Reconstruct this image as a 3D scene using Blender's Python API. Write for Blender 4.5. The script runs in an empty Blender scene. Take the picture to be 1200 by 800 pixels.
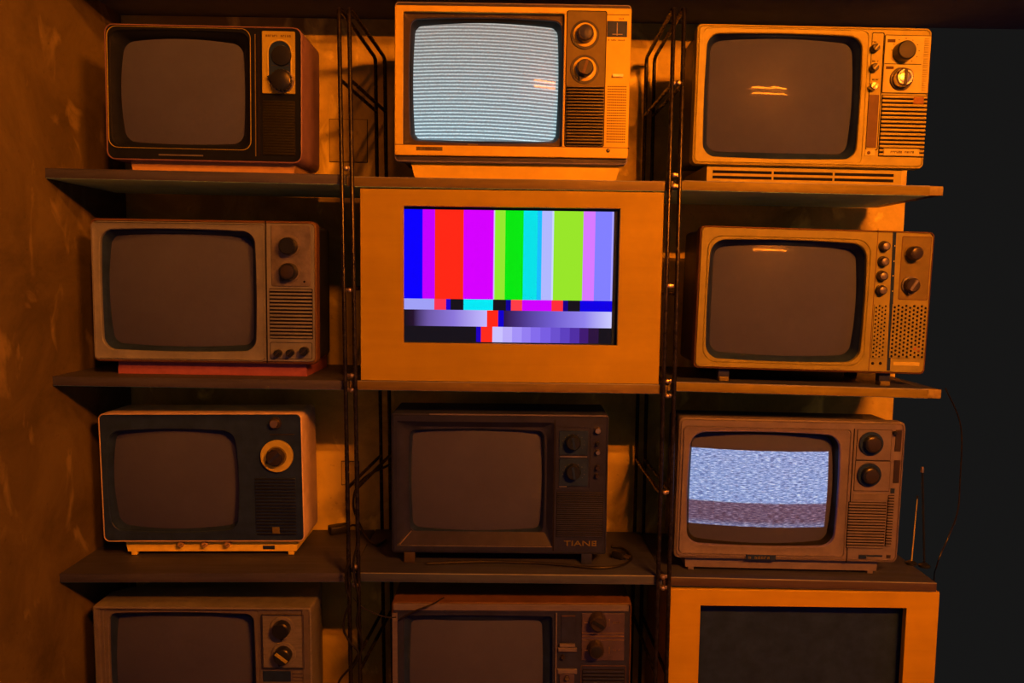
import bpy, bmesh, math, random
from mathutils import Vector, Matrix
random.seed(7)
SC = bpy.context.scene
COL = SC.collection

# ------------------------------------------------------------------ camera, world, light, exposure
EYE = 1.35            # camera height
DIST = 1.5            # camera to the shelf fronts (plane Y = 0)
FPX = 900.0
PITCH, ROLL = math.radians(4.9), math.radians(0.9)
cam_data = bpy.data.cameras.new('camera')
cam_data.sensor_width = 36.0
cam_data.lens = FPX / 1200.0 * 36.0
cam_data.clip_start = 0.02
cam = bpy.data.objects.new('camera', cam_data)
COL.objects.link(cam)
CAM_LOC = Vector((0, -DIST, EYE))
CAM_ROT = Matrix.Rotation(math.pi / 2 - PITCH, 3, 'X') @ Matrix.Rotation(ROLL, 3, 'Z')
cam.matrix_world = Matrix.Translation(CAM_LOC) @ CAM_ROT.to_4x4()
SC.camera = cam

VOID = (0.0080, 0.0078, 0.0076)        # the unlit room beyond
ROOM = (0.045, 0.045, 0.055)          # dim room behind the camera
world = bpy.data.worlds.new('world')
SC.world = world
world.use_nodes = True
_t = world.node_tree
_tc = _t.nodes.new('ShaderNodeTexCoord'); _sp = _t.nodes.new('ShaderNodeSeparateXYZ')
_mr = _t.nodes.new('ShaderNodeMapRange'); _mr.interpolation_type = 'SMOOTHSTEP'
_mr.inputs[1].default_value = 0.1; _mr.inputs[2].default_value = -0.6
_mx = _t.nodes.new('ShaderNodeMix'); _mx.data_type = 'RGBA'
_mx.inputs[6].default_value = (*VOID, 1); _mx.inputs[7].default_value = (*ROOM, 1)
_t.links.new(_tc.outputs['Generated'], _sp.inputs[0]); _t.links.new(_sp.outputs[1], _mr.inputs[0])
_t.links.new(_mr.outputs[0], _mx.inputs[0]); _t.links.new(_mx.outputs[2], _t.nodes['Background'].inputs[0])
world.node_tree.nodes['Background'].inputs[1].default_value = 1.0

LAMP_POS = Vector((0.92, -1.75, EYE + 0.84))
LAMP_COLOR = (1.0, 0.205, 0.006)
LAMP_STRENGTH = 820.0
# unseen spot lamp added to brighten the upper part of the left wall
_sl = bpy.data.lights.new('added_wall_spot', 'SPOT')
_sl.color = (1.0, 0.205, 0.006); _sl.energy = 130.0; _sl.spot_size = math.radians(62); _sl.spot_blend = 1.0; _sl.shadow_soft_size = 0.05
spot = bpy.data.objects.new('added_wall_spot', _sl); COL.objects.link(spot)
spot.location = (0.0, -1.45, EYE + 1.15)
spot.rotation_euler = (Vector((-0.95, -0.35, EYE + 0.42)) - Vector(spot.location)).to_track_quat('-Z', 'Y').to_euler()
SC.view_settings.view_transform = 'Standard'
SC.view_settings.look = 'None'
SC.view_settings.exposure = 0.0
SC.view_settings.gamma = 1.0
SC.view_settings.use_curve_mapping = False

# ------------------------------------------------------------------ helpers
def ray(px, py):
    return (CAM_ROT @ Vector(((px - 600) / FPX, -(py - 400) / FPX, -1.0))).normalized()

def W(px, py, Y=0.0):
    """the world point a photo pixel shows at the depth Y"""
    d = ray(px, py)
    t = (Y - CAM_LOC.y) / d.y
    return CAM_LOC + d * t

def tag(o, label=None, cat=None, group=None, kind=None):
    if label: o['label'] = label
    if cat: o['category'] = cat
    if group: o['group'] = group
    if kind: o['kind'] = kind
    return o

def empty(name, label, cat, group=None, loc=(0, 0, 0), rot=(0, 0, 0)):
    o = bpy.data.objects.new(name, None)
    o.empty_display_size = 0.05
    COL.objects.link(o)
    o.location = loc
    o.rotation_euler = rot
    return tag(o, label, cat, group)

NC, NE = 8, 8
def rr(rect, r=0.0, kx=0.0, kz=0.0):
    """rounded rectangle in x, z; kx / kz pull the corners in (picture tube outline)"""
    x0, z0, x1, z1 = rect
    cx, cz, hw, hh = (x0 + x1) / 2, (z0 + z1) / 2, (x1 - x0) / 2, (z1 - z0) / 2
    r = max(min(r, hw * 0.98, hh * 0.98), 1e-5)
    pts = []
    cs = [(hw - r, -hh + r, -90), (hw - r, hh - r, 0), (-hw + r, hh - r, 90), (-hw + r, -hh + r, 180)]
    for i, (ax, az, a0) in enumerate(cs):
        arc = []
        for k in range(NC + 1):
            a = math.radians(a0 + 90 * k / NC)
            arc.append((ax + r * math.cos(a), az + r * math.sin(a)))
        pts += arc
        bx, bz, b0 = cs[(i + 1) % 4]
        nx, nz = bx + r * math.cos(math.radians(b0)), bz + r * math.sin(math.radians(b0))
        for k in range(1, NE + 1):
            f = k / (NE + 1)
            pts.append((arc[-1][0] * (1 - f) + nx * f, arc[-1][1] * (1 - f) + nz * f))
    out = []
    for x, z in pts:
        s, t = x / hw, z / hh
        out.append((cx + x * (1 - kx * t * t), cz + z * (1 - kz * s * s)))
    return out

def ins(rect, d, dz=None):
    dz = d if dz is None else dz
    return (rect[0] + d, rect[1] + dz, rect[2] - d, rect[3] - dz)

def at_y(loop, y):
    return [(x, y, z) for x, z in loop]

class MB:
    def __init__(self, *mats):
        self.bm = bmesh.new()
        self.mats = list(mats)
        self.mi = 0
    def use(self, m):
        if m not in self.mats: self.mats.append(m)
        self.mi = self.mats.index(m)
        return self
    def face(self, vs):
        try:
            f = self.bm.faces.new(vs)
            f.material_index = self.mi
            return f
        except ValueError:
            return None
    def loft(self, loops, cap0=False, cap1=False, closed=False):
        rows = [[self.bm.verts.new(p) for p in lp] for lp in loops]
        n = len(rows[0])
        prs = list(zip(rows[:-1], rows[1:]))
        if closed: prs.append((rows[-1], rows[0]))
        for a, b in prs:
            for i in range(n):
                self.face([a[i], a[(i + 1) % n], b[(i + 1) % n], b[i]])
        if cap0: self.face(rows[0])
        if cap1: self.face(rows[-1])
        return self
    def plate(self, rect, r, yf, yb, ch=0.0008, kx=0, kz=0):
        ch = min(ch, (rect[2] - rect[0]) * .3, (rect[3] - rect[1]) * .3)
        self.loft([at_y(rr(rect, r, kx, kz), yb), at_y(rr(rect, r, kx, kz), yf + ch),
                   at_y(rr(ins(rect, ch), max(r - ch, 1e-5), kx, kz), yf)], True, True)
        return self
    def ring(self, ro, rad_o, ri, rad_i, yf, yb, ch=0.0006):
        """a flat frame: outer and inner rounded rectangles"""
        self.loft([at_y(rr(ro, rad_o), yb), at_y(rr(ro, rad_o), yf + ch), at_y(rr(ins(ro, ch), rad_o), yf),
                   at_y(rr(ins(ri, -ch), rad_i), yf), at_y(rr(ri, rad_i), yf + ch), at_y(rr(ri, rad_i), yb)], closed=True)
        return self
    def box(self, a, b, bev=0.0):
        x0, y0, z0 = (min(a[i], b[i]) for i in range(3))
        x1, y1, z1 = (max(a[i], b[i]) for i in range(3))
        g = bmesh.ops.create_cube(self.bm, size=1.0)
        vs = g['verts']
        for v in vs:
            v.co = Vector(((x0 + x1) / 2 + v.co.x * (x1 - x0), (y0 + y1) / 2 + v.co.y * (y1 - y0), (z0 + z1) / 2 + v.co.z * (z1 - z0)))
        fs = list({f for v in vs for f in v.link_faces})
        for f in fs: f.material_index = self.mi
        if bev > 0:
            es = list({e for v in vs for e in v.link_edges})
            bev = min(bev, (x1 - x0) * .4, (y1 - y0) * .4, (z1 - z0) * .4)
            r = bmesh.ops.bevel(self.bm, geom=es, offset=bev, segments=2, profile=0.5, affect='EDGES')
            for f in r['faces']: f.material_index = self.mi
        return self
    def lathe(self, c, prof, n=32, axis='Y'):
        """profile of (radius, offset along the axis)"""
        lps = []
        for r, h in prof:
            lp = []
            for i in range(n):
                a = 2 * math.pi * i / n
                u, v = max(r, 1e-5) * math.cos(a), max(r, 1e-5) * math.sin(a)
                lp.append((c[0] + u, c[1] + h, c[2] + v) if axis == 'Y' else (c[0] + u, c[1] + v, c[2] + h))
            lps.append(lp)
        return self.loft(lps, True, True)
    def tube(self, pts, r, n=10, smooth=0, taper=None):
        P = [Vector(p) for p in pts]
        if smooth:
            Q = []
            for i in range(len(P) - 1):
                p0, p1, p2, p3 = P[max(i - 1, 0)], P[i], P[i + 1], P[min(i + 2, len(P) - 1)]
                for k in range(smooth):
                    t = k / smooth
                    Q.append(0.5 * ((2 * p1) + (p2 - p0) * t + (2 * p0 - 5 * p1 + 4 * p2 - p3) * t * t + (3 * p1 - p0 - 3 * p2 + p3) * t ** 3))
            Q.append(P[-1])
            P = Q
        lps = []
        up = None
        for i, p in enumerate(P):
            d = (P[min(i + 1, len(P) - 1)] - P[max(i - 1, 0)]).normalized()
            if up is None:
                up = d.orthogonal().normalized()
            up = (up - d * up.dot(d)).normalized()
            s = d.cross(up)
            rad = r if taper is None else r + (taper - r) * i / max(len(P) - 1, 1)
            lps.append([p + (up * math.cos(2 * math.pi * k / n) + s * math.sin(2 * math.pi * k / n)) * rad for k in range(n)])
        return self.loft(lps, True, True)
    def build(self, name, parent=None, sharp=38, label=None):
        bmesh.ops.recalc_face_normals(self.bm, faces=self.bm.faces)
        me = bpy.data.meshes.new(name)
        self.bm.to_mesh(me)
        self.bm.free()
        for m in self.mats: me.materials.append(m)
        me.polygons.foreach_set('use_smooth', [True] * len(me.polygons))
        me.set_sharp_from_angle(angle=math.radians(sharp))
        o = bpy.data.objects.new(name, me)
        COL.objects.link(o)
        if parent is not None: o.parent = parent
        if label: o['label'] = label
        return o

# ------------------------------------------------------------------ materials
MATS = {}
def _nodes(name):
    m = bpy.data.materials.new(name)
    m.use_nodes = True
    nt = m.node_tree
    return m, nt, nt.nodes['Principled BSDF']

def N(nt, t, **kw):
    n = nt.nodes.new(t)
    for k, v in kw.items(): setattr(n, k, v)
    return n

def mat(name, col, rough=0.5, spec=0.4, metal=0.0, grime=0.25, scale=30, bump=0.0, coat=0.0, stretch=(1, 1, 1)):
    if name in MATS: return MATS[name]
    m, nt, b = _nodes(name)
    tc = N(nt, 'ShaderNodeTexCoord')
    mp = N(nt, 'ShaderNodeMapping')
    mp.inputs['Scale'].default_value = stretch
    nt.links.new(tc.outputs['Object'], mp.inputs[0])
    nz = N(nt, 'ShaderNodeTexNoise')
    nz.inputs['Scale'].default_value = scale
    nz.inputs['Detail'].default_value = 6
    nz.inputs['Roughness'].default_value = 0.62
    nt.links.new(mp.outputs[0], nz.inputs['Vector'])
    ramp = N(nt, 'ShaderNodeValToRGB')
    ramp.color_ramp.elements[0].position = 0.32
    ramp.color_ramp.elements[1].position = 0.68
    ramp.color_ramp.elements[0].color = (*[c * (1 - grime) for c in col], 1)
    ramp.color_ramp.elements[1].color = (*[min(c * (1 + grime * 0.4), 1) for c in col], 1)
    nt.links.new(nz.outputs[0], ramp.inputs[0])
    nt.links.new(ramp.outputs[0], b.inputs['Base Color'])
    b.inputs['Metallic'].default_value = metal
    b.inputs['Specular IOR Level'].default_value = spec
    rm = N(nt, 'ShaderNodeMapRange')
    rm.inputs[3].default_value = max(rough - 0.08, 0.03)
    rm.inputs[4].default_value = min(rough + 0.12, 1)
    nt.links.new(nz.outputs[0], rm.inputs[0])
    nt.links.new(rm.outputs[0], b.inputs['Roughness'])
    if coat:
        b.inputs['Coat Weight'].default_value = coat
        b.inputs['Coat Roughness'].default_value = 0.12
    if bump:
        bp = N(nt, 'ShaderNodeBump')
        bp.inputs['Strength'].default_value = bump
        bp.inputs['Distance'].default_value = 0.004
        nt.links.new(nz.outputs[0], bp.inputs['Height'])
        nt.links.new(bp.outputs[0], b.inputs['Normal'])
    MATS[name] = m
    return m

def wood(name, col, dark=0.6, scale=6, rough=0.5, axis=0):
    m, nt, b = _nodes(name)
    tc = N(nt, 'ShaderNodeTexCoord')
    mp = N(nt, 'ShaderNodeMapping')
    st = [14, 14, 14]; st[axis] = 1.1
    mp.inputs['Scale'].default_value = st
    nt.links.new(tc.outputs['Object'], mp.inputs[0])
    nz = N(nt, 'ShaderNodeTexNoise')
    nz.inputs['Scale'].default_value = scale
    nz.inputs['Detail'].default_value = 7
    nz.inputs['Distortion'].default_value = 0.6
    nt.links.new(mp.outputs[0], nz.inputs['Vector'])
    n2 = N(nt, 'ShaderNodeTexNoise')
    n2.inputs['Scale'].default_value = 9
    n2.inputs['Detail'].default_value = 3
    nt.links.new(tc.outputs['Object'], n2.inputs['Vector'])
    ramp = N(nt, 'ShaderNodeValToRGB')
    ramp.color_ramp.elements[0].position = 0.3
    ramp.color_ramp.elements[1].position = 0.7
    ramp.color_ramp.elements[0].color = (*[c * dark for c in col], 1)
    ramp.color_ramp.elements[1].color = (*col, 1)
    nt.links.new(nz.outputs[0], ramp.inputs[0])
    mx = N(nt, 'ShaderNodeMix', data_type='RGBA', blend_type='MULTIPLY')
    mx.inputs[0].default_value = 0.35
    nt.links.new(ramp.outputs[0], mx.inputs[6])
    nt.links.new(n2.outputs[0], mx.inputs[7])
    nt.links.new(mx.outputs[2], b.inputs['Base Color'])
    b.inputs['Roughness'].default_value = rough
    b.inputs['Specular IOR Level'].default_value = 0.3
    return m

def plaster(name, col):
    m, nt, b = _nodes(name)
    tc = N(nt, 'ShaderNodeTexCoord')
    big = N(nt, 'ShaderNodeTexNoise'); big.inputs['Scale'].default_value = 5.0; big.inputs['Detail'].default_value = 8; big.inputs['Roughness'].default_value = 0.66; big.inputs['Distortion'].default_value = 0.6
    nt.links.new(tc.outputs['Object'], big.inputs['Vector'])
    ramp = N(nt, 'ShaderNodeValToRGB')
    e = ramp.color_ramp.elements
    e[0].position = 0.36; e[0].color = (*[c * 0.55 for c in col], 1)
    e[1].position = 0.62; e[1].color = (*col, 1)
    nt.links.new(big.outputs[0], ramp.inputs[0])
    # pale scrapes and flakes
    mp = N(nt, 'ShaderNodeMapping'); mp.inputs['Scale'].default_value = (1.0, 1.0, 0.55)
    nt.links.new(tc.outputs['Object'], mp.inputs[0])
    fl = N(nt, 'ShaderNodeTexNoise'); fl.inputs['Scale'].default_value = 13; fl.inputs['Detail'].default_value = 7; fl.inputs['Distortion'].default_value = 0.8
    nt.links.new(mp.outputs[0], fl.inputs['Vector'])
    fr = N(nt, 'ShaderNodeMapRange'); fr.inputs[1].default_value = 0.59; fr.inputs[2].default_value = 0.70
    nt.links.new(fl.outputs[0], fr.inputs[0])
    mx = N(nt, 'ShaderNodeMix', data_type='RGBA')
    nt.links.new(fr.outputs[0], mx.inputs[0])
    nt.links.new(ramp.outputs[0], mx.inputs[6])
    mx.inputs[7].default_value = (*[min(c * 1.6, 1) for c in col], 1)
    # small dark specks
    sp = N(nt, 'ShaderNodeTexNoise'); sp.inputs['Scale'].default_value = 85; sp.inputs['Detail'].default_value = 3
    nt.links.new(tc.outputs['Object'], sp.inputs['Vector'])
    sr = N(nt, 'ShaderNodeMapRange'); sr.inputs[1].default_value = 0.66; sr.inputs[2].default_value = 0.74; sr.inputs[4].default_value = 0.35
    nt.links.new(sp.outputs[0], sr.inputs[0])
    m2 = N(nt, 'ShaderNodeMix', data_type='RGBA')
    nt.links.new(sr.outputs[0], m2.inputs[0])
    nt.links.new(mx.outputs[2], m2.inputs[6])
    m2.inputs[7].default_value = (*[c * 0.35 for c in col], 1)
    nt.links.new(m2.outputs[2], b.inputs['Base Color'])
    b.inputs['Roughness'].default_value = 0.8
    b.inputs['Specular IOR Level'].default_value = 0.15
    bp = N(nt, 'ShaderNodeBump'); bp.inputs['Strength'].default_value = 0.45; bp.inputs['Distance'].default_value = 0.004
    ad = N(nt, 'ShaderNodeMath', operation='ADD')
    nt.links.new(big.outputs[0], ad.inputs[0]); nt.links.new(fl.outputs[0], ad.inputs[1])
    nt.links.new(ad.outputs[0], bp.inputs['Height'])
    nt.links.new(bp.outputs[0], b.inputs['Normal'])
    return m

def emit(name, rgb, strength=1.0):
    if name in MATS: return MATS[name]
    m, nt, b = _nodes(name)
    b.inputs['Base Color'].default_value = (0.002, 0.002, 0.002, 1)
    b.inputs['Roughness'].default_value = 0.4
    b.inputs['Specular IOR Level'].default_value = 0.0
    b.inputs['Emission Color'].default_value = (*rgb, 1)
    b.inputs['Emission Strength'].default_value = strength
    MATS[name] = m
    return m

def s2l(c):
    c /= 255.0
    return c / 12.92 if c <= 0.04045 else ((c + 0.055) / 1.055) ** 2.4
def rgb8(*c): return tuple(s2l(x) for x in c)

GLASS = (0.054, 0.069, 0.24)
def glassy(b):
    b.inputs['Roughness'].default_value = 0.32
    b.inputs['Specular IOR Level'].default_value = 0.03
    b.inputs['Coat Weight'].default_value = 0.05
    b.inputs['Coat Roughness'].default_value = 0.025
m_glass = mat('tube_glass', GLASS, rough=0.32, spec=0.03, grime=0.10, scale=9)
glassy(m_glass.node_tree.nodes['Principled BSDF'])
m_gasket = mat('black_rubber', (0.007, 0.011, 0.035), rough=0.35, spec=0.08, grime=0.2)
m_black = mat('black_plastic', (0.0155, 0.036, 0.19), rough=0.3, spec=0.10, grime=0.3)
m_blackmatt = mat('black_matt', (0.012, 0.02, 0.06), rough=0.7, spec=0.1, grime=0.2)
m_slot = mat('slot_dark', (0.012, 0.012, 0.03), rough=0.9, spec=0.05, grime=0.1)
m_chrome = mat('worn_chrome', (0.62, 0.6, 0.56), rough=0.25, spec=0.5, metal=1.0, grime=0.3)
m_brass = mat('brass', (0.75, 0.6, 0.35), rough=0.3, metal=1.0, grime=0.3)
m_knob_black = mat('knob_black', (0.009, 0.014, 0.04), rough=0.3, spec=0.4, grime=0.2)
m_knob_brown = mat('knob_brown', (0.026, 0.024, 0.045), rough=0.3, spec=0.4, grime=0.2)
m_cream = mat('cream_plastic', (0.68, 0.55, 0.05), rough=0.45, spec=0.3, grime=0.14, scale=14)
m_tan = mat('tan_plastic', (0.14, 0.125, 0.05), rough=0.5, spec=0.3, grime=0.2)
m_brown_cab = mat('brown_cabinet', (0.1, 0.055, 0.045), rough=0.5, spec=0.3, grime=0.3)
m_beige = mat('beige_plastic', (0.36, 0.34, 0.06), rough=0.45, spec=0.3, grime=0.2, scale=18)
m_beige_hi = mat('pale_beige', (0.46, 0.44, 0.12), rough=0.45, spec=0.3, grime=0.15)
m_greybeige = mat('grey_beige', (0.15, 0.185, 0.36), rough=0.5, spec=0.3, grime=0.25, scale=18)
m_grey_plate = mat('grey_plate', (0.19, 0.2, 0.28), rough=0.35, spec=0.4, metal=0.4, grime=0.45, scale=25)
m_taupe = mat('taupe_plastic', (0.125, 0.125, 0.22), rough=0.5, spec=0.3, grime=0.25, scale=18)
m_taupe_hi = mat('taupe_pale', (0.138, 0.138, 0.27), rough=0.45, spec=0.3, grime=0.2)
m_beige_warm = mat('warm_beige', (0.235, 0.235, 0.07), rough=0.45, spec=0.3, grime=0.2, scale=18)
m_brown_frame = mat('brown_frame', (0.055, 0.048, 0.06), rough=0.45, spec=0.3, grime=0.2)
m_soffit = mat('soffit_paint', (0.1, 0.13, 0.3), rough=0.9, spec=0.05, grime=0.1)
m_ivory = mat('ivory', (0.9, 0.9, 0.7), rough=0.3, spec=0.5, grime=0.1)
m_ledge = mat('ledge_plastic', (0.022, 0.026, 0.07), rough=0.3, spec=0.4, grime=0.3)
m_surround = mat('dark_surround', (0.014, 0.016, 0.012), rough=0.4, spec=0.1, grime=0.2)
m_brown_mid = mat('brown_fascia', (0.036, 0.040, 0.10), rough=0.5, spec=0.3, grime=0.2)
m_brown_top = mat('brown_top', (0.27, 0.28, 0.5), rough=0.5, spec=0.3, grime=0.2)
m_terra = mat('terracotta_shell', (0.225, 0.145, 0.28), rough=0.5, spec=0.3, grime=0.2)
m_orange = mat('orange_plastic', (0.42, 0.29, 0.18), rough=0.4, spec=0.3, grime=0.15)
m_red = mat('red_plastic', (0.27, 0.095, 0.25), rough=0.4, spec=0.3, grime=0.2)
m_peach = mat('peach_shell', (0.7, 0.6, 0.6), rough=0.5, spec=0.3, grime=0.2)
m_yellow_base = mat('yellow_base', (0.85, 0.74, 0.12), rough=0.45, spec=0.3, grime=0.15)
m_walnut = mat('walnut_shell', (0.16, 0.175, 0.26), rough=0.4, spec=0.35, grime=0.25, stretch=(1, 1, 6))
m_walnut_face = mat('walnut_face', (0.115, 0.12, 0.2), rough=0.45, spec=0.3, grime=0.2)
m_darkbrown = mat('dark_brown_shell', (0.018, 0.029, 0.15), rough=0.45, spec=0.3, grime=0.3)
m_darkbrown2 = mat('dark_brown_face', (0.013, 0.021, 0.12), rough=0.45, spec=0.3, grime=0.3)
m_brownstrip = mat('brown_strip', (0.12, 0.125, 0.27), rough=0.4, spec=0.35, grime=0.2, stretch=(1, 8, 8))
m_copper = mat('copper_panel', (0.09, 0.085, 0.24), rough=0.3, spec=0.4, metal=0.3, grime=0.25)
m_redstar = mat('red_star', (0.34, 0.075, 0.05), rough=0.6, grime=0.2)
m_redlabel = mat('red_label', (0.22, 0.1, 0.02), rough=0.6, grime=0.2)
m_print = mat('printed_marks', (0.09, 0.06, 0.04), rough=0.7, spec=0.1, grime=0.1)
m_rod = mat('rod_black_metal', (0.011, 0.011, 0.025), rough=0.24, spec=0.3, metal=0.0, grime=0.6, scale=90)
m_bolt = mat('bolt_metal', (0.66, 0.58, 0.46), rough=0.35, metal=1.0, grime=0.35)
m_cable = mat('cable_black', (0.007, 0.009, 0.02), rough=0.4, spec=0.35, grime=0.1)
m_cable_grey = mat('cable_grey', (0.012, 0.014, 0.03), rough=0.4, spec=0.35, grime=0.1)
m_ply = wood('plywood_face', (0.45, 0.36, 0.012), dark=0.90, scale=3.0, rough=0.55)
m_ply_pale = wood('plywood_pale', (0.56, 0.41, 0.012), dark=0.90, scale=3.0, rough=0.55)
m_ply_side = wood('plywood_side', (0.50, 0.33, 0.16), dark=0.8)
m_shelf_dark = wood('dark_shelf_board', (0.066, 0.078, 0.22), dark=0.6)
def edge_wood(name, c): return wood(name, c, dark=0.7)
m_edge_light = edge_wood('edge_light', (0.25, 0.225, 0.03)); m_edge_mid = edge_wood('edge_mid', (0.20, 0.17, 0.08))
m_edge_dull = edge_wood('edge_dull', (0.065, 0.095, 0.28)); m_edge_dark = edge_wood('edge_dark', (0.085, 0.07, 0.12))
m_edge_highlight = edge_wood('edge_highlight', (0.34, 0.38, 0.50))  # pale tone paints a highlight along the top front edges
m_under = mat('underside_shade_lift', (0.5, 1.0, 1.0), rough=0.7, spec=0.2, grime=0.15)  # pale colour painted under the boards to lift the shade there
m_shelf_deep = wood('deep_brown_board', (0.044, 0.06, 0.24), dark=0.6)
m_shelf_raw = wood('raw_board_end', (0.34, 0.3, 0.12), dark=0.6, axis=1)
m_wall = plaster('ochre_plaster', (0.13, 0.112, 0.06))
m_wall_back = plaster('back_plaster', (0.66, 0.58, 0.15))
m_dark_room = mat('dark_paint', (0.055, 0.052, 0.045), rough=0.9, spec=0.05, grime=0.2, scale=3)
m_floor = mat('dark_concrete', (0.10, 0.09, 0.08), rough=0.8, spec=0.2, grime=0.4, scale=4)

# ------------------------------------------------------------------ setting
BACK = 0.31                                   # back wall plane
XL = W(55, 205).x - 0.004                     # left wall plane
XR = W(1057, 300, BACK).x                     # free end of the back wall
def structure(name, mb):
    o = mb.build(name)
    o['kind'] = 'structure'
    return o
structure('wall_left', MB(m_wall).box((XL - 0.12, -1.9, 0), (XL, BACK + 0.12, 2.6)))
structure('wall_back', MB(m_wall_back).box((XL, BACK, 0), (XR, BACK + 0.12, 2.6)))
structure('floor', MB(m_floor).box((XL - 0.12, -2.6, -0.1), (3.0, BACK + 0.12, 0)))
structure('ceiling', MB(m_dark_room).box((XL - 0.12, -2.2, 2.6), (3.0, BACK + 0.12, 2.7)))
SOF = EYE + 0.578
structure('trim_soffit', MB(m_soffit).box((XL + 0.0005, 0.0, SOF), (1.7, BACK - 0.0005, 2.599)))

# twin tube lamp hanging in the room in front of the shelves (seen mirrored in the picture tubes)
lamp = empty('fluorescent_lamp', 'orange twin tube lamp mirrored in the picture tubes on the right', 'lamp', loc=LAMP_POS)
mb = MB(mat('lamp_enamel', (0.5, 0.45, 0.4), rough=0.4))
mb.box((-0.33, -0.060, -0.075), (0.33, -0.035, 0.075), 0.004)
for sx in (-0.20, 0.20):
    mb.tube([(sx, -0.048, 0.07), (sx, -0.048, 2.6 - LAMP_POS.z)], 0.004)
mb.build('housing', lamp)
m_tube = emit('orange_tube', LAMP_COLOR, LAMP_STRENGTH)
for sz in (-0.048, 0.048):
    MB(m_tube).tube([(-0.29, 0.0, sz), (0.29, 0.0, sz)], 0.013, n=16).build('tube', lamp)
    for sx in (-1, 1):
        MB(m_chrome).box((sx * 0.29, -0.0355, sz - 0.012), (sx * 0.312, 0.012, sz + 0.012), 0.002).build('socket', lamp)

# ------------------------------------------------------------------ shelf boards
TH = 0.018
class Shelf:
    def __init__(s, pl, pr, xl=None, xr=None, m=None, label='', Z=None, raw=False, depth=0.266):
        a, b = W(*pl), W(*pr)
        s.tilt = math.atan2(a.z - b.z, b.x - a.x)
        if xl is not None:
            a.z += (a.x - xl) * math.tan(s.tilt); a.x = xl
        if xr is not None:
            b.z -= (xr - b.x) * math.tan(s.tilt); b.x = xr
        s.a, s.b = a, b
        L = (b - a).length
        s.obj = None
        r = empty('shelf_board', label, 'shelf', 'shelf boards between the rack frames', a, (0, s.tilt, 0))
        L2 = L + (0.026 if raw else 0)
        q = MB(m if m is m_shelf_dark else m_shelf_deep).box((0, 0.0015, -TH), (L, depth, 0), 0.0006)
        if raw: q.box((L, 0.0125, -TH), (L2, depth, 0), 0.0006)
        q.build('board', r)
        q = MB(m).box((0, 0, -TH), (L, 0.0014, -0.0014), 0.0004)
        q.use(m if m is m_shelf_dark else m_edge_highlight).box((0, -0.0002, -0.0014), (L, 0.0014, 0.0004), 0.0005)
        q.build('edge_band', r)
        MB(m_under).box((0, 0.0016, -TH - 0.0008), (L, depth, -TH + 0.0002)).build('shade_lift_sheet', r)
        if raw:
            e = MB(m_shelf_raw)
            e.box((L + 0.0002, 0.0, -TH), (L + 0.026 * raw, 0.012, -0.0002), 0.001)
            e.build('edge_batten', r, label='raw pale wood strip on the end')
        s.obj = r
    def z(s, x):
        return s.a.z - (x - s.a.x) * math.tan(s.tilt)
    def Wtop(s, px, py):
        """world point on the board's top face under a pixel"""
        n = Vector((math.sin(s.tilt), 0, math.cos(s.tilt)))
        d = ray(px, py)
        return CAM_LOC + d * ((s.a - CAM_LOC).dot(n) / d.dot(n))

xw = XL + 0.0008
pL = lambda y: W(405.5 if y < 300 else (409 if y < 560 else 412), y).x
pR = lambda y: W(790 if y < 300 else (782 if y < 560 else 777), y).x
S = {}
S['L1'] = Shelf((55, 197), (397, 204.5), xw, pL(205) - .0012, m_shelf_dark, 'dark brown shelf board under the black television at upper left')
S['M1'] = Shelf((419, 207), (778, 212.5), pL(205) + .0012, pR(212) - .0012, m_edge_mid, 'brown shelf board under the striped-screen television, above the plywood cabinet')
S['R1'] = Shelf((800, 211.5), (1090, 217.8), pR(212) + .0012, None, m_edge_light, 'brown shelf board under the top right television with a lamp glare', raw=1.0)
S['L2'] = Shelf((73, 441), (400, 446), xw, pL(446) - .0012, m_shelf_dark, 'dark brown shelf board under the television on the red base')
S['M2'] = Shelf((423, 446), (772, 450.5), pL(446) + .0012, pR(450) - .0012, m_edge_mid, 'brown shelf board beneath the plywood cabinet with the colour bar screen')
S['R2'] = Shelf((796, 447.5), (1088, 456), pR(450) + .0012, None, m_edge_light, 'brown shelf board with pale raw end under the television with four small knobs', raw=1.0)
S['L3'] = Shelf((87, 672), (400, 671.5), xw, pL(671) - .0012, m_shelf_dark, 'dark dusty shelf board under the television with the round cream dial')
S['M3'] = Shelf((420, 671), (769, 674.5), pL(671) + .0012, pR(674) - .0012, m_edge_dull, 'brown shelf board under the dark TIANE television')
S['R3'] = Shelf((787, 676), (1098, 683), pR(674) + .0012, None, m_edge_dark, 'brown shelf board under the static-screen television, above the open black cabinet')
S['L4'] = Shelf((100, 880), (400, 882), xw, pL(880) - .0012, m_shelf_dark, 'dark shelf board under the lowest left television')
S['M4'] = Shelf((424, 882), (764, 884), pL(880) + .0012, pR(880) - .0012, m_edge_dark, 'shelf board under the lowest middle television')
S['R4'] = Shelf((786, 884), (1096, 888), pR(880) + .0012, None, m_edge_dark, 'shelf board under the open black cabinet')

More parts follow.
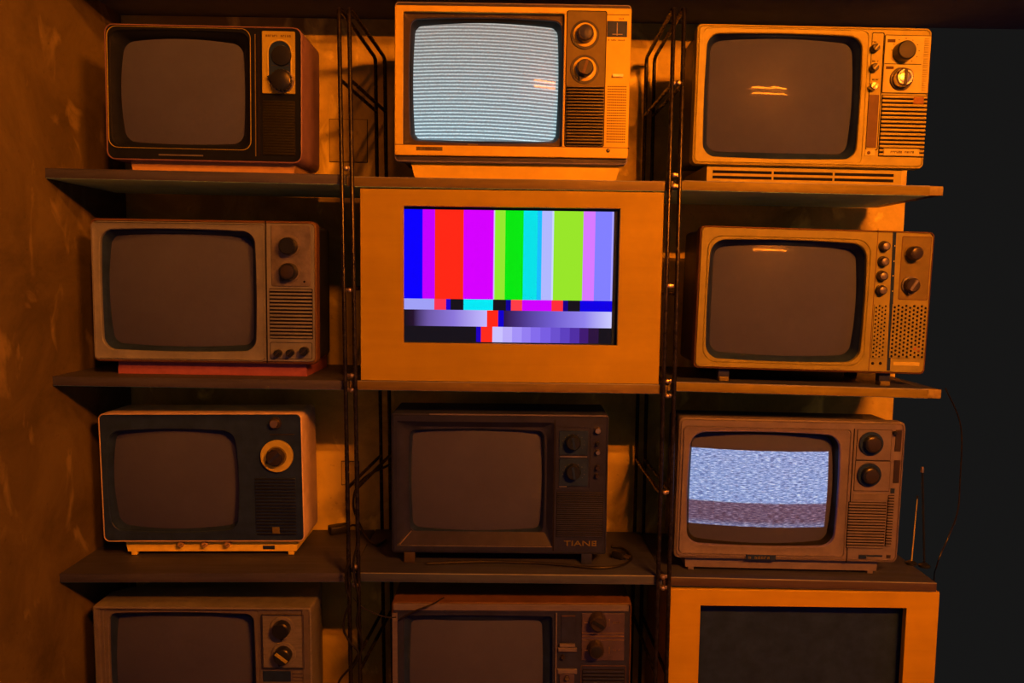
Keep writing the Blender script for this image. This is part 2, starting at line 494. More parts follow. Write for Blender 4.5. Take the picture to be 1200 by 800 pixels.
# ------------------------------------------------------------------ rack side frames
def rack(ptop, pbot, bx, side, label, bolts):
    """bent rod frame: front rod, sloping top, back rod; ptop/pbot pixels of the front rod, bx pixel x of the back rod"""
    Yf, Yb = -0.007, 0.275
    t = W(ptop[0], ptop[1], Yf); b = W(pbot[0], pbot[1], Yf)
    lean = (b.x - t.x) / (b.z - t.z)
    floor_x = t.x + lean * (0 - t.z)
    bt = W(bx, 68, Yb)
    r = empty('rack_frame', label, 'rack frame', 'bent rod rack frames', (floor_x, Yf, 0))
    o = Vector((floor_x, Yf, 0))
    R = 0.0042
    m = MB(m_rod)
    top = t - o
    btl = bt - o
    bb = Vector((btl.x + lean * (0 - btl.z), btl.y, 0.0))
    dir_ = (btl - top).normalized()
    upv = (top - Vector((0, 0, 0))).normalized()
    dn = (bb - btl).normalized()
    m.tube([Vector((0, 0, 0)), top - upv * 0.014, top - upv * 0.004 + dir_ * 0.003, top + dir_ * 0.014,
            btl - dir_ * 0.014, btl - dir_ * 0.003 + dn * 0.004, btl + dn * 0.014, bb], R, n=12)
    m.build('rod', r)
    for h in (0.365, -0.03, -0.425, -0.80):
        z = EYE + h
        f = Vector((lean * z, 0, z)); k = Vector((bb.x + (btl.x - bb.x) * z / btl.z, btl.y, z))
        MB(m_rod).tube([f, k], 0.0038, n=10).build('rung', r)
    for px, py in bolts:
        p = W(px, py, Yf - 0.004) - o
        q = MB(m_bolt)
        q.lathe(p, [(0.0052, 0.004), (0.0052, -0.0005), (0.0035, -0.003), (0.0010, -0.0038)], n=14)
        q.box((p.x - 0.0090, p.y + 0.0025, p.z - 0.0035), (p.x + 0.0090, p.y + 0.0045, p.z + 0.0035), 0.001)
        q.build('bolt', r)
    return r
rack((397, 8), (411, 790), 440, 0, 'left rod frame of the pair beside the upper left televisions', [])
rack((409, 8), (422, 790), 451, 1, 'right rod frame of the left pair, next to the plywood cabinet',
     [(405.5, 197), (409.5, 340), (412, 440), (412, 457), (416, 664), (417, 686)])
rack((790, 8), (768, 790), 757.6, 0, 'left rod frame of the right pair, next to the plywood cabinet', [])
rack((802, 8), (781, 790), 767, 1, 'right rod frame of the pair beside the right televisions',
     [(795.5, 97), (790.5, 205), (790, 218), (784.5, 335), (782, 447), (782, 464), (779, 577), (777, 676), (777, 689)])

# ------------------------------------------------------------------ television builder
class TV:
    def __init__(s, name, label, shelf, yf, pxc, group='old televisions on the shelving'):
        sh = S[shelf] if isinstance(shelf, str) else shelf
        x = W(pxc, 300, yf).x
        s.beta = sh.tilt
        s.loc = Vector((x, yf, sh.z(x) + 0.0004))
        s.root = empty(name, label, 'television', group, s.loc, (0, s.beta, 0))
        s.M = Matrix.Translation(s.loc) @ Matrix.Rotation(s.beta, 4, 'Y')
        s.Mi = s.M.inverted()
        s.u = (DIST + yf) / FPX             # metres per photo pixel on the front
    def pt(s, px, py, y=0.0):
        o = s.Mi @ CAM_LOC
        d = s.Mi.to_3x3() @ ray(px, py)
        t = (y - o.y) / d.y
        p = o + d * t
        return p.x, p.z
    def R(s, x0, y0, x1, y1, y=0.0):
        a, b, c, d = s.pt(x0, y0, y), s.pt(x1, y0, y), s.pt(x1, y1, y), s.pt(x0, y1, y)
        return ((a[0] + d[0]) / 2, (c[1] + d[1]) / 2, (b[0] + c[0]) / 2, (a[1] + b[1]) / 2)
    def Q(s, tl, tr, br, bl, y=0.0):
        a, b, c, d = (s.pt(*p, y) for p in (tl, tr, br, bl))
        return ((a[0] + d[0]) / 2, (c[1] + d[1]) / 2, (b[0] + c[0]) / 2, (a[1] + b[1]) / 2)
    def cabinet(s, rect, r, m, d1=0.15, d2=0.24, rim=0.004, back=0.035, top_back=None, name='cabinet', label=None, shell=None, lip=0.022):
        s.outer = rect
        tb = back if top_back is None else top_back
        if shell:
            q = MB(m)
            q.loft([at_y(rr(ins(rect, rim * 1.6), r * .8), 0.006), at_y(rr(ins(rect, rim), r * .85), 0.0), at_y(rr(ins(rect, rim * .3), r * .95), rim * .35), at_y(rr(rect, r), rim * 1.2),
                    at_y(rr(rect, r), lip), at_y(rr(ins(rect, .007), r), lip + .001)])
            q.build(name, s.root, label=label)
            rect = ins(rect, .006); m = shell; name = 'back_shell'; label = None
        q = MB(m)
        sh2 = (rect[0] + back * .5, rect[1] + back * .2, rect[2] - back * .5, rect[3] - tb * .5)
        sh3 = (rect[0] + back * 1.3, rect[1] + back * .5, rect[2] - back * 1.3, rect[3] - tb * 1.3)
        q.loft(([at_y(rr(rect, r), lip - .003)] if shell else [at_y(rr(ins(rect, rim * 1.6), r * .8), 0.006), at_y(rr(ins(rect, rim), r * .85), 0.0), at_y(rr(ins(rect, rim * .3), r * .95), rim * .35), at_y(rr(rect, r), rim * 1.2)]) +
                [at_y(rr(rect, r), d1), at_y(rr(sh2, r), d1 + (d2 - d1) * .35), at_y(rr(sh3, r), d2 - 0.008), at_y(rr(ins(sh3, .008), r), d2)], False, True)
        # slots of the rear vent
        q.use(m_slot)
        for k in range(7):
            z = sh3[1] + (sh3[3] - sh3[1]) * (0.25 + 0.08 * k)
            q.box((sh3[0] + .05, d2 - .001, z), (sh3[2] - .05, d2 + .0006, z + .004))
        return q.build(name, s.root, label=label)
    def tube(s, face_loops, hole, hole_r, hole_k, scr, scr_r, scr_k, m_face, m_gask=None, m_scr=None, Rad=0.62, y_hole=0.0, y_c=0.004, face_name='front_panel', extra=None):
        """front face with an opening, the black surround and the bulged glass"""
        q = MB(m_face)
        lps = [at_y(rr(rc, rd), y) for rc, rd, y in face_loops]
        lps.append(at_y(rr(ins(hole, -0.0015), hole_r + .0015, *hole_k), face_loops[-1][2]))
        lps.append(at_y(rr(hole, hole_r, *hole_k), face_loops[-1][2] + 0.0015))
        lps.append(at_y(rr(hole, hole_r, *hole_k), y_hole + 0.006))
        q.loft(lps)
        if extra: extra(q)
        q.build(face_name, s.root)
        cx, cz = (scr[0] + scr[2]) / 2, (scr[1] + scr[3]) / 2
        yy = lambda x, z: y_c + ((x - cx) ** 2 + (z - cz) ** 2) / (2 * Rad)
        bnd = rr(scr, scr_r, *scr_k)
        g = MB(m_gask or m_gasket)
        ob = [(x, yy(x, z) , z) for x, z in bnd]
        ou = [(x, yy(x, z) + 0.004, z) for x, z in bnd]
        mid = [(h[0] * .5 + b[0] * .5, max(y_hole + 0.004, yy(*b) * .5 + y_hole * .5 - 0.0005), h[1] * .5 + b[1] * .5) for h, b in zip(rr(hole, hole_r, *hole_k), bnd)]
        g.loft([at_y(rr(hole, hole_r, *hole_k), y_hole + 0.003), mid, [(x, y - 0.0008, z) for x, y, z in ob], ou])
        g.build('screen_surround', s.root)
        sc = MB(m_scr or m_glass)
        rings = []
        for rho in (1.0, 0.93, 0.82, 0.68, 0.52, 0.34, 0.17, 0.04):
            rings.append([(cx + (x - cx) * rho, yy(cx + (x - cx) * rho, cz + (z - cz) * rho), cz + (z - cz) * rho) for x, z in bnd])
        sc.loft(rings, False, True)
        return sc.build('screen', s.root, sharp=80)
    def plate(s, rect, m, name, yf=-0.002, yb=0.002, r=0.002, ch=0.0008, parent=None, label=None):
        return MB(m).plate(rect, r, yf, yb, ch).build(name, parent or s.root, label=label)
    def knob(s, px, py, rp, m, depth=0.014, name='channel_knob', ring=None, ring_r=0, pointer=None, m_ptr=None, skirt=1.0, y0=0.0, wedge=None, m_cap=None, cap_r=0.7, ribs=0):
        x, z = s.pt(px, py, y0 - depth * .6)
        r = rp * s.u
        q = MB(m)
        q.lathe((x, y0, z), [(r * skirt, 0.001), (r * skirt, -depth * .22), (r, -depth * .34), (r * .94, -depth * .9), (r * .82, -depth), (0, -depth)], n=28)
        if ribs:
            for k in range(ribs):
                a = 2 * math.pi * k / ribs
                q.lathe((x + r * .95 * math.cos(a), y0, z + r * .95 * math.sin(a)), [(r * .09, -depth * .35), (r * .09, -depth * .88)], n=6)
        if wedge is not None:   # little beak on the skirt
            a = math.radians(wedge)
            d = Vector((math.cos(a), 0, math.sin(a))); t_ = Vector((-math.sin(a), 0, math.cos(a)))
            c = Vector((x, y0, z))
            tri = [c + d * r * 1.45, c + t_ * r * .5 + d * r * .75, c - t_ * r * .5 + d * r * .75]
            q.loft([[v + Vector((0, -depth * .1, 0)) for v in tri], [v + Vector((0, -depth * .5, 0)) for v in tri]], True, True)
        o = q.build(name, s.root)
        if ring:
            for rr_, mm, yo in ring:
                R_ = rr_ * s.u
                MB(mm).lathe((x, y0, z), [(R_, 0.001), (R_, -yo), (R_ - .0006, -yo - .0006), (r * .9, -yo - .0006)], n=36).build('dial_ring', o)
        if m_cap:
            MB(m_cap).lathe((x, y0, z), [(r * cap_r, -depth + .0005), (r * cap_r, -depth - .0008), (r * cap_r * .85, -depth - .0014), (0, -depth - .0014)], n=24).build('cap', o)
        if pointer is not None:
            a = math.radians(pointer)
            d = Vector((math.cos(a), 0, math.sin(a))); t_ = Vector((-math.sin(a), 0, math.cos(a)))
            c = Vector((x, y0 - depth, z))
            p = [c - d * r * .8 - t_ * r * .16, c + d * r * .8 - t_ * r * .16, c + d * r * .8 + t_ * r * .16, c - d * r * .8 + t_ * r * .16]
            MB(m_ptr or m_chrome).loft([[v + Vector((0, .001, 0)) for v in p], [v + Vector((0, -.0024, 0)) for v in p]], True, True).build('pointer', o)
        return o
    def slats(s, rect, n, m_sl, m_bk=None, duty=0.55, yf=-0.0035, name='speaker_grille', vert=False, border=None):
        q = MB(m_bk or m_slot)
        q.plate(rect, 0.0012, -0.0008, 0.003, .0003)
        q.use(m_sl)
        L = (rect[2] - rect[0]) if vert else (rect[3] - rect[1])
        p = L / n
        for k in range(n):
            c = (rect[0] if vert else rect[1]) + p * (k + .5)
            h = p * duty / 2
            if vert: q.box((c - h, yf, rect[1] + .001), (c + h, -0.0005, rect[3] - .001), 0.0006)
            else: q.box((rect[0] + .001, yf, c - h), (rect[2] - .001, -0.0005, c + h), 0.0006)
        return q.build(name, s.root)
    def perforated(s, rect, nx, nz, m, duty=0.30, yf=-0.0025, name='speaker_grille', stagger=False):
        q = MB(m_slot)
        q.plate(rect, 0.0005, -0.0004, 0.002, .0002)
        q.use(m)
        dx, dz = (rect[2] - rect[0]) / nx, (rect[3] - rect[1]) / nz
        bm = q.bm
        rh = min(dx, dz) * duty if not stagger else min(dx, dz) * duty
        for i in range(nx):
            for j in range(nz):
                cx, cz = rect[0] + dx * (i + .5), rect[1] + dz * (j + .5)
                if stagger: cz += (dz * .22 if i % 2 else -dz * .22)
                ox, oz = rect[0] + dx * (i + .5), rect[1] + dz * (j + .5)
                outer = [(dx / 2, 0), (dx / 2, dz / 2), (0, dz / 2), (-dx / 2, dz / 2), (-dx / 2, 0), (-dx / 2, -dz / 2), (0, -dz / 2), (dx / 2, -dz / 2)]
                O = [bm.verts.new((ox + a, yf, oz + b)) for a, b in outer]
                I = [bm.verts.new((cx + rh * math.cos(k * math.pi / 4), yf, cz + rh * math.sin(k * math.pi / 4))) for k in range(8)]
                J = [bm.verts.new((v.co.x, -0.0005, v.co.z)) for v in I]
                for k in range(8):
                    l = (k + 1) % 8
                    q.face([O[k], O[l], I[l], I[k]])
                    q.face([I[k], I[l], J[l], J[k]])
        for (a, b) in (((rect[0] - .0006, rect[1] - .0006), (rect[2] + .0006, rect[1])), ((rect[0] - .0006, rect[3]), (rect[2] + .0006, rect[3] + .0006)),
                       ((rect[0] - .0006, rect[1]), (rect[0], rect[3])), ((rect[2], rect[1]), (rect[2] + .0006, rect[3]))):
            q.box((a[0], yf, a[1]), (b[0], 0.001, b[1]))
        return q.build(name, s.root)
    def groove(s, rect, m=None, w=0.0012, r=0.003, y=-0.0004, name='panel_seam'):
        q = MB(m or m_slot)
        q.ring(rect, r, ins(rect, w), r, y, 0.001, .0002)
        return q.build(name, s.root)
    def vline(s, rect, m=None, name='panel_seam', yf=-0.0004):
        return MB(m or m_slot).box((rect[0], yf, rect[1]), (rect[2], 0.002, rect[3])).build(name, s.root)
    def base(s, rect_top, z1, m, d0=0.02, d1=0.20, flare=0.0, name='base', r=0.002, slots=0, label=None, feet=None):
        """plinth under the set, down to the shelf (local z = 0) unless feet are given"""
        x0, x1 = rect_top
        zb = 0.0 if not feet else feet
        q = MB(m)
        q.loft([[(x0 + flare, d0, zb), (x1 - flare, d0, zb), (x1 - flare, d1, zb), (x0 + flare, d1, zb)],
                [(x0, d0, z1 - .001), (x1, d0, z1 - .001), (x1, d1, z1 - .001), (x0, d1, z1 - .001)],
                [(x0, d0, z1 + .004), (x1, d0, z1 + .004), (x1, d1, z1 + .004), (x0, d1, z1 + .004)]], True, True)
        if slots:
            q.use(m_slot)
            h = z1 - zb
            for k in range(2):
                zc = zb + h * (.38 + .34 * k)
                for j in range(slots):
                    a = x0 + (x1 - x0) * (.03 + .94 * j / slots); b = x0 + (x1 - x0) * (.03 + .94 * (j + 1) / slots) - .004
                    q.box((a, d0 - .0006, zc - h * .09), (b, d0 + .001, zc + h * .09))
        o = q.build(name, s.root, label=label)
        if feet:
            for xx in (x0 + flare + .012, x1 - flare - .012):
                for yy in (d0 + .006, d1 - .012):
                    f = MB(m)
                    f.box((xx - .006, yy - .005, 0), (xx + .006, yy + .008, feet + .001), 0.001)
                    f.build('foot', s.root)
        return o
    def marks(s, rect, n, m=None, name='printed_text', yf=-0.0024, parent=None, seed=1):
        """a short row of tiny worn letter-like strokes too small to read"""
        rnd = random.Random(seed)
        q = MB(m or m_print)
        w = (rect[2] - rect[0]) / n
        for k in range(n):
            if rnd.random() < .12: continue
            x = rect[0] + k * w
            h = rect[3] - rect[1]
            q.box((x, yf, rect[1]), (x + w * .28, yf + .001, rect[3]))
            if rnd.random() < .7: q.box((x, yf, rect[3] - h * .25), (x + w * .72, yf + .001, rect[3]))
            if rnd.random() < .6: q.box((x + w * .45, yf, rect[1]), (x + w * .72, yf + .001, rect[1] + h * rnd.uniform(.5, 1)))
        return q.build(name, parent or s.root)
    def text(s, body, px, py, hp, m, y=-0.001, sx=1.0, bold=0.0, name='lettering', parent=None):
        x, z = s.pt(px, py, y)
        c = bpy.data.curves.new(name, 'FONT')
        c.body = body
        c.size = hp * s.u / 0.70
        c.extrude = 0.0006
        c.offset = bold
        c.align_x = 'LEFT'
        c.materials.append(m)
        tmp = bpy.data.objects.new(name, c)
        COL.objects.link(tmp)
        me = bpy.data.meshes.new_from_object(tmp.evaluated_get(bpy.context.evaluated_depsgraph_get()))
        bpy.data.objects.remove(tmp)
        o = bpy.data.objects.new(name, me)
        COL.objects.link(o)
        o.parent = parent or s.root
        o.location = (x, y, z)
        o.rotation_euler = (math.pi / 2, 0, 0)
        o.scale = (sx, 1, 1)
        return o

CRT = (0.035, 0.05)
# ------------------------------------------------------------------ top row, left: black set with the long black tuner plate
t = TV('television', 'black-fronted television with long black tuner oval, in terracotta shell, at upper left', 'L1', 0.015, 238)
o = t.R(123, 29.5, 354, 189)
t.cabinet(o, 0.017, m_terra, d1=0.13, d2=0.255, rim=0.0022, back=0.022)
sc = t.R(140, 45, 286, 169, .012)
t.tube([(ins(o, .0024), .015, .002), (ins(o, .0034), .0145, .0005)], t.R(129, 35.5, 292.5, 173), .016, (.02, .03), sc, .020, (.05, .06), m_gasket, m_gasket, y_c=0.006, Rad=0.55)
fr = t.R(126, 31.8, 294, 174.5)
MB(m_beige).ring(fr, .018, ins(fr, .0011), .0172, -0.0014, 0.001).build('screen_trim', t.root, label='thin orange line framing the screen')
t.vline(t.R(299, 40, 299.8, 183), m_tan, 'trim_strip', yf=-0.0012)
t.vline(t.R(302, 40, 304.5, 183), m_slot, 'panel_seam')
p = t.R(307.5, 37, 346, 110)
t.plate(p, m_beige, 'tuner_plate', yf=-0.003, r=.0025, label='beige tuner plate')
t.marks(t.R(312, 41.5, 342, 44), 12, yf=-.0034, seed=3)
ov = t.R(314, 47, 343, 107)
MB(m_beige_hi).ring(ov, .024, ins(ov, .0028), .02, -0.0055, -0.001).build('tuner_rim', t.root, label='pale rim around the tuner oval')
t.plate(ins(ov, .0028), m_black, 'tuner_window', yf=-.0042, yb=-.001, r=.02)
t.vline(t.R(319, 77, 340, 77.8), m_knob_brown, 'tuner_mark', yf=-.0048)
t.knob(329.5, 65, 11.5, m_knob_black, depth=.004, y0=-.0042, name='volume_knob')
t.knob(329.5, 94, 12.0, m_knob_black, depth=.016, y0=-.0042, name='channel_knob', ring=[(13.2, m_chrome, .003)], wedge=165, ribs=18)
t.slats(t.R(308, 118, 346, 182), 20, m_surround, m_surround, duty=.75, yf=-.0016)
b0, b1 = t.pt(148, 190)[0], t.pt(343, 190)[0]
t.base((b0, b1), o[1] + .001, m_orange, d0=.018, d1=.17, flare=.004, label='orange base')
t.vline(t.R(186, 181, 238, 182.6), m_grey_plate, 'badge_strip', yf=-.001)

# ------------------------------------------------------------------ top row, middle: cream set showing white scan lines
def screen_lines():
    m, nt, b = _nodes('scan_line_screen')
    tc = N(nt, 'ShaderNodeTexCoord'); sp = N(nt, 'ShaderNodeSeparateXYZ')
    nt.links.new(tc.outputs['Object'], sp.inputs[0])
    def M(op, a, b_=None, c=None):
        n = N(nt, 'ShaderNodeMath', operation=op)
        for i, v in enumerate((a, b_, c)):
            if v is None: continue
            if isinstance(v, (int, float)): n.inputs[i].default_value = v
            else: nt.links.new(v, n.inputs[i])
        return n.outputs[0]
    nz = N(nt, 'ShaderNodeTexNoise'); nz.inputs['Scale'].default_value = 60; nz.inputs['Detail'].default_value = 3
    nt.links.new(tc.outputs['Object'], nz.inputs['Vector'])
    jit = M('MULTIPLY', M('SUBTRACT', nz.outputs[0], 0.5), 0.0012)
    x2 = M('MULTIPLY', M('MULTIPLY', sp.outputs[0], sp.outputs[0]), 0.07)
    z = M('ADD', M('ADD', M('ADD', sp.outputs[2], x2), M('MULTIPLY', sp.outputs[0], 0.030)), jit)
    wv = M('SINE', M('MULTIPLY', z, 2 * math.pi / LINE_PITCH))
    ln = N(nt, 'ShaderNodeMapRange'); ln.interpolation_type = 'SMOOTHSTEP'
    ln.inputs[1].default_value = 0.05; ln.inputs[2].default_value = 0.85
    nt.links.new(wv, ln.inputs[0])
    fine = N(nt, 'ShaderNodeTexNoise'); fine.inputs['Scale'].default_value = 420; fine.inputs['Detail'].default_value = 1
    nt.links.new(tc.outputs['Object'], fine.inputs['Vector'])
    ht = N(nt, 'ShaderNodeMapRange')
    ht.inputs[1].default_value = LINE_Z0; ht.inputs[2].default_value = LINE_Z1
    nt.links.new(sp.outputs[2], ht.inputs[0])
    base = N(nt, 'ShaderNodeMix', data_type='RGBA')
    nt.links.new(ht.outputs[0], base.inputs[0])
    base.inputs[6].default_value = (*rgb8(98, 133, 146), 1); base.inputs[7].default_value = (*rgb8(112, 119, 117), 1)
    line = N(nt, 'ShaderNodeMix', data_type='RGBA')
    nt.links.new(ht.outputs[0], line.inputs[0])
    line.inputs[6].default_value = (*rgb8(204, 240, 248), 1); line.inputs[7].default_value = (*rgb8(180, 190, 186), 1)
    cm = N(nt, 'ShaderNodeMix', data_type='RGBA')
    nt.links.new(ln.outputs[0], cm.inputs[0]); nt.links.new(base.outputs[2], cm.inputs[6]); nt.links.new(line.outputs[2], cm.inputs[7])
    fm = N(nt, 'ShaderNodeMapRange'); fm.inputs[1].default_value = .3; fm.inputs[2].default_value = .7; fm.inputs[3].default_value = .8; fm.inputs[4].default_value = 1.15
    nt.links.new(fine.outputs[0], fm.inputs[0])
    b.inputs['Base Color'].default_value = (0.05, 0.05, 0.05, 1)
    glassy(b)
    nt.links.new(cm.outputs[2], b.inputs['Emission Color'])
    nt.links.new(fm.outputs[0], b.inputs['Emission Strength'])
    return m
t = TV('television', 'cream television with glowing white scan lines on its screen, on top of the plywood cabinet', 'M1', 0.02, 600)
o = t.R(463, 9, 737.5, 184)
full = t.R(462.5, 3.5, 738, 191)
t.cabinet(full, 0.008, m_brown_top, shell=m_brown_frame, d1=0.15, d2=0.27, rim=0.002, back=0.035)
sc = t.R(483.5, 26.5, 654.5, 165, .012)
LINE_PITCH = (sc[3] - sc[1]) / 34.0; LINE_Z0, LINE_Z1 = sc[1], sc[3]
hole = t.R(472.5, 15.5, 660, 171)
MB(m_brown_mid).ring(ins(full, .0018), .006, ins(hole, -.004), .004, .0005, .006).build('fascia', t.root, label='brown fascia behind the cream frame')
MB(m_cream).ring(o, .004, hole, .003, -0.006, 0.002, .0012).build('front_panel', t.root, label='cream front frame')
t.tube([(ins(hole, -.001), .003, -.0005), (ins(hole, .003), .003, .0035)], ins(sc, -.006), .014, (.025, .035), sc, .014, (.025, .035), m_brown_frame, m_surround, screen_lines(), y_c=.006, Rad=.62, y_hole=.006, face_name='screen_frame')
pn = t.R(663, 14.5, 708.5, 172)
t.plate(pn, m_tan, 'control_panel', yf=-.0068, r=.004, label='tan control panel')
t.groove(ins(pn, -.001), y=-.0070, r=.004)
t.knob(686, 38.8, 9.6, m_knob_brown, depth=.018, y0=-.0068, ring=[(16.3, m_knob_black, .0008), (13.2, m_cream, .0018), (10.2, m_chrome, .004)], m_cap=m_darkbrown)
t.knob(685.5, 79.5, 9.8, m_knob_black, depth=.018, y0=-.0068, name='fine_tuning_knob', ring=[(16.3, m_knob_black, .0008), (13.2, m_cream, .0018), (10.4, m_chrome, .004)], pointer=72, m_ptr=m_brown_cab, wedge=-112)
t.slats(t.R(663.5, 101.5, 706.5, 170.5), 19, m_tan, duty=.52, yf=-.0085).location.y = -.0062
t.perforated(t.R(710.5, 101, 733, 168.5), 10, 22, m_cream, duty=.37, yf=-.0010).location.y = -.0062
t.plate(t.R(711, 26, 734.5, 44.5), m_black, 'channel_window', yf=-.0072, yb=-.004, r=.001)
t.vline(t.R(722.2, 28, 723.2, 43), m_grey_plate, 'window_divider', yf=-.0076)
t.vline(t.R(717, 41.2, 729, 42), m_grey_plate, 'channel_window', yf=-.0076)
t.marks(t.R(712, 47.5, 732, 49), 10, yf=-.0064, seed=9)
t.marks(t.R(725, 22.5, 733, 24), 4, yf=-.0064, seed=19)
t.plate(t.R(717, 88.3, 729.5, 91.6), m_ivory, 'power_button', yf=-.0115, yb=-.005, r=.0008)
t.plate(t.R(488, 172.5, 519, 177), m_tan, 'badge', yf=-.0068, yb=-.004, r=.0006)
t.marks(t.R(490, 173.4, 517, 176), 9, yf=-.0072, seed=4)
x, z = t.pt(712, 177)
MB(m_knob_brown).lathe((x, -.006, z), [(.0038, .002), (.0038, -.0008), (.0022, -.0016), (0, -.0016)], n=16).build('earphone_jack', t.root)
t.vline(t.R(463.5, 171.4, 737, 172.2), m_brown_cab, 'panel_seam', yf=-.0062)
t.vline(t.R(709.6, 18.3, 737, 19.1), m_brown_cab, 'panel_seam', yf=-.0062)
b0, b1 = t.pt(481, 195)[0], t.pt(727, 195)[0]
t.base((b0, b1), full[1] - .004, m_cream, d0=.015, d1=.2, flare=.008, label='cream base')
q = MB(m_slot); q.box((b0 + .005, .018, full[1] - .004), (b1 - .005, .19, full[1] + .002)); q.build('neck', t.root)
t.vline(t.R(548, 168.5, 560, 170.5), m_tan, 'latch', yf=-.001)

# ------------------------------------------------------------------ top row, right: orange-lit beige set with lamp glare
t = TV('television', 'beige television on slotted base at upper right, lamp glare in mid-screen', 'R1', 0.02, 950)
o = t.Q((815, 30), (1093, 29.5), (1083, 196), (812.5, 194.5))
t.cabinet(o, 0.010, m_beige, shell=m_darkbrown, d1=0.14, d2=0.265, rim=0.004, back=0.04)
sc = t.R(831.5, 44.5, 1001.5, 179, .012)
hole = t.R(825.5, 38.5, 1009, 186)
fl = t.R(822, 34, 1014, 190)
t.tube([(ins(o, .0045), .008, .003), (ins(o, .006), .008, .0002), (ins(fl, -.0006), .012, .0002), (fl, .012, .0018)], hole, .024, (.015, .025), sc, .020, (.02, .03), m_beige, m_black, y_c=.008, Rad=.60, y_hole=.006)
st = t.R(1018, 38, 1032.5, 176)
t.groove(st, y=-.0006)
for (px, py, m_) in ((1026, 56, m_knob_black), (1025, 79, m_knob_black), (1023.8, 101, m_chrome)):
    t.knob(px, py, 4.6, m_, depth=.013, name='small_knob', pointer=50, m_ptr=m_beige_hi)
for py in (48.5, 71, 92.5):
    t.marks(t.R(1022, py, 1030, py + 1.6), 4, yf=-.0009, seed=int(py))
t.plate(t.R(1016, 111, 1028.5, 173), m_brown_cab, 'brown_inset', yf=-.0008, r=.0006)
t.plate(t.R(1013.5, 175, 1025, 182.5), m_beige_hi, 'badge', yf=-.0012, r=.0006)
x, z = t.pt(1017.5, 179)
MB(m_brown_cab).lathe((x, -.001, z), [(.0034, .001), (.0034, -.0012), (.0015, -.002), (0, -.002)], n=16).build('screw', t.root)
pn = t.R(1035.5, 42, 1089, 109)
t.groove(ins(pn, -.0012), y=-.0009, w=.0016)
t.plate(pn, m_beige_hi, 'tuner_plate', yf=-.0018, r=.0008, label='pale tuner plate')
t.vline(t.R(1036, 75, 1079, 75.8), m_slot, 'panel_seam', yf=-.0021)
t.slats(t.R(1080.5, 44.5, 1087, 107), 24, m_beige, duty=.5, yf=-.0032, name='ribbed_strip')
t.plate(t.R(1039.5, 46, 1049, 50), m_print, 'band_label', yf=-.0024, r=.0002)
t.plate(t.R(1037.5, 77.8, 1047, 81.5), m_print, 'band_label', yf=-.0024, r=.0002)
xk, zk = t.pt(1060.5, 59.5)
q = MB(m_print)
for k in range(12):
    a = 2 * math.pi * k / 12
    c = (xk + .0262 * math.cos(a), zk + .0225 * math.sin(a))
    q.box((c[0] - .0012, -.0022, c[1] - .0006), (c[0] + .0012, -.0014, c[1] + .0006))
q.build('dial_marks', t.root)
t.knob(1061, 59.5, 11.2, m_knob_black, depth=.020, y0=-.0018, name='tuning_knob')
t.knob(1059, 91, 10.6, m_chrome, depth=.018, y0=-.0018, name='channel_knob', ring=[(12.8, m_knob_brown, .003)], pointer=88, m_ptr=m_knob_black, m_cap=m_chrome, cap_r=.62)
t.slats(t.R(1031, 111.5, 1084.5, 184), 15, m_beige, duty=.56)
t.plate(t.R(1069.5, 114, 1081.5, 122.5), m_redlabel, 'red_sticker', yf=-.0044, yb=-.001, r=.0004, label='small red sticker')
pl = t.plate(t.R(1034.5, 174.5, 1076, 183), m_beige_hi, 'name_plate', yf=-.0046, yb=-.001, r=.0005)
t.marks(t.R(1040, 177.4, 1056, 180), 7, yf=-.0051, seed=14); t.marks(t.R(1059, 177.4, 1070, 180), 5, yf=-.0051, seed=15)
b0, b1 = t.pt(830, 205)[0], t.pt(1060, 205)[0]
t.base((b0, b1), o[1] - .003, m_beige, d0=.012, d1=.21, flare=0, slots=3, label='beige base with long slots')
q = MB(m_slot); q.box((b0 + .01, .02, o[1] - .005), (b1 - .01, .18, o[1] + .003)); q.build('neck', t.root)

# ------------------------------------------------------------------ second row, left: grey beige set on a red base
t = TV('television', 'tan television standing on a red base, second from top on the left', 'L2', 0.035, 238)
o = t.Q((104.5, 254.5), (371, 260), (372, 426.5), (110, 424))
t.cabinet(o, 0.012, m_brown_cab, shell=m_darkbrown, d1=0.13, d2=0.255, rim=0.004, back=0.045)
sc = t.R(124, 274, 294.5, 406, .012)
hole = t.R(117, 268, 300, 412)
f1 = t.R(109, 261.5, 310, 421.5)
t.tube([(ins(o, .0045), .010, .003), (ins(o, .006), .010, .0002), (ins(f1, -.0007), .008, .0002), (ins(f1, .0004), .008, .0030), (ins(f1, .0018), .008, -.0004), (ins(f1, .006), .010, .0015)],
       hole, .024, (.02, .03), sc, .018, (.03, .04), m_greybeige, m_black, y_c=.009, Rad=.58, y_hole=.007)
t.vline(t.R(311.4, 258.5, 313, 425), m_slot, 'panel_seam')
pn = t.R(318, 264, 364, 335.5)
t.plate(pn, m_grey_plate, 'tuner_plate', yf=-.002, r=.004, label='worn grey tuner plate')
t.knob(337.2, 288.3, 10.4, m_knob_black, depth=.018, y0=-.002, ring=[(12.6, m_grey_plate, .0015)])
t.knob(337.4, 318.3, 10.4, m_knob_black, depth=.018, y0=-.002, name='fine_tuning_knob', ring=[(12.8, m_grey_plate, .0015)], wedge=-130, m_cap=m_knob_brown)
x, z = t.pt(357, 330)
MB(m_slot).lathe((x, -.002, z), [(.0022, .001), (.0022, -.0006), (0, -.0006)], n=12).build('jack', t.root)
t.slats(t.R(316, 338, 366.5, 397), 14, m_greybeige, duty=.52)
t.groove(t.R(316.5, 401, 366, 420.5), y=-.0006, w=.0009)
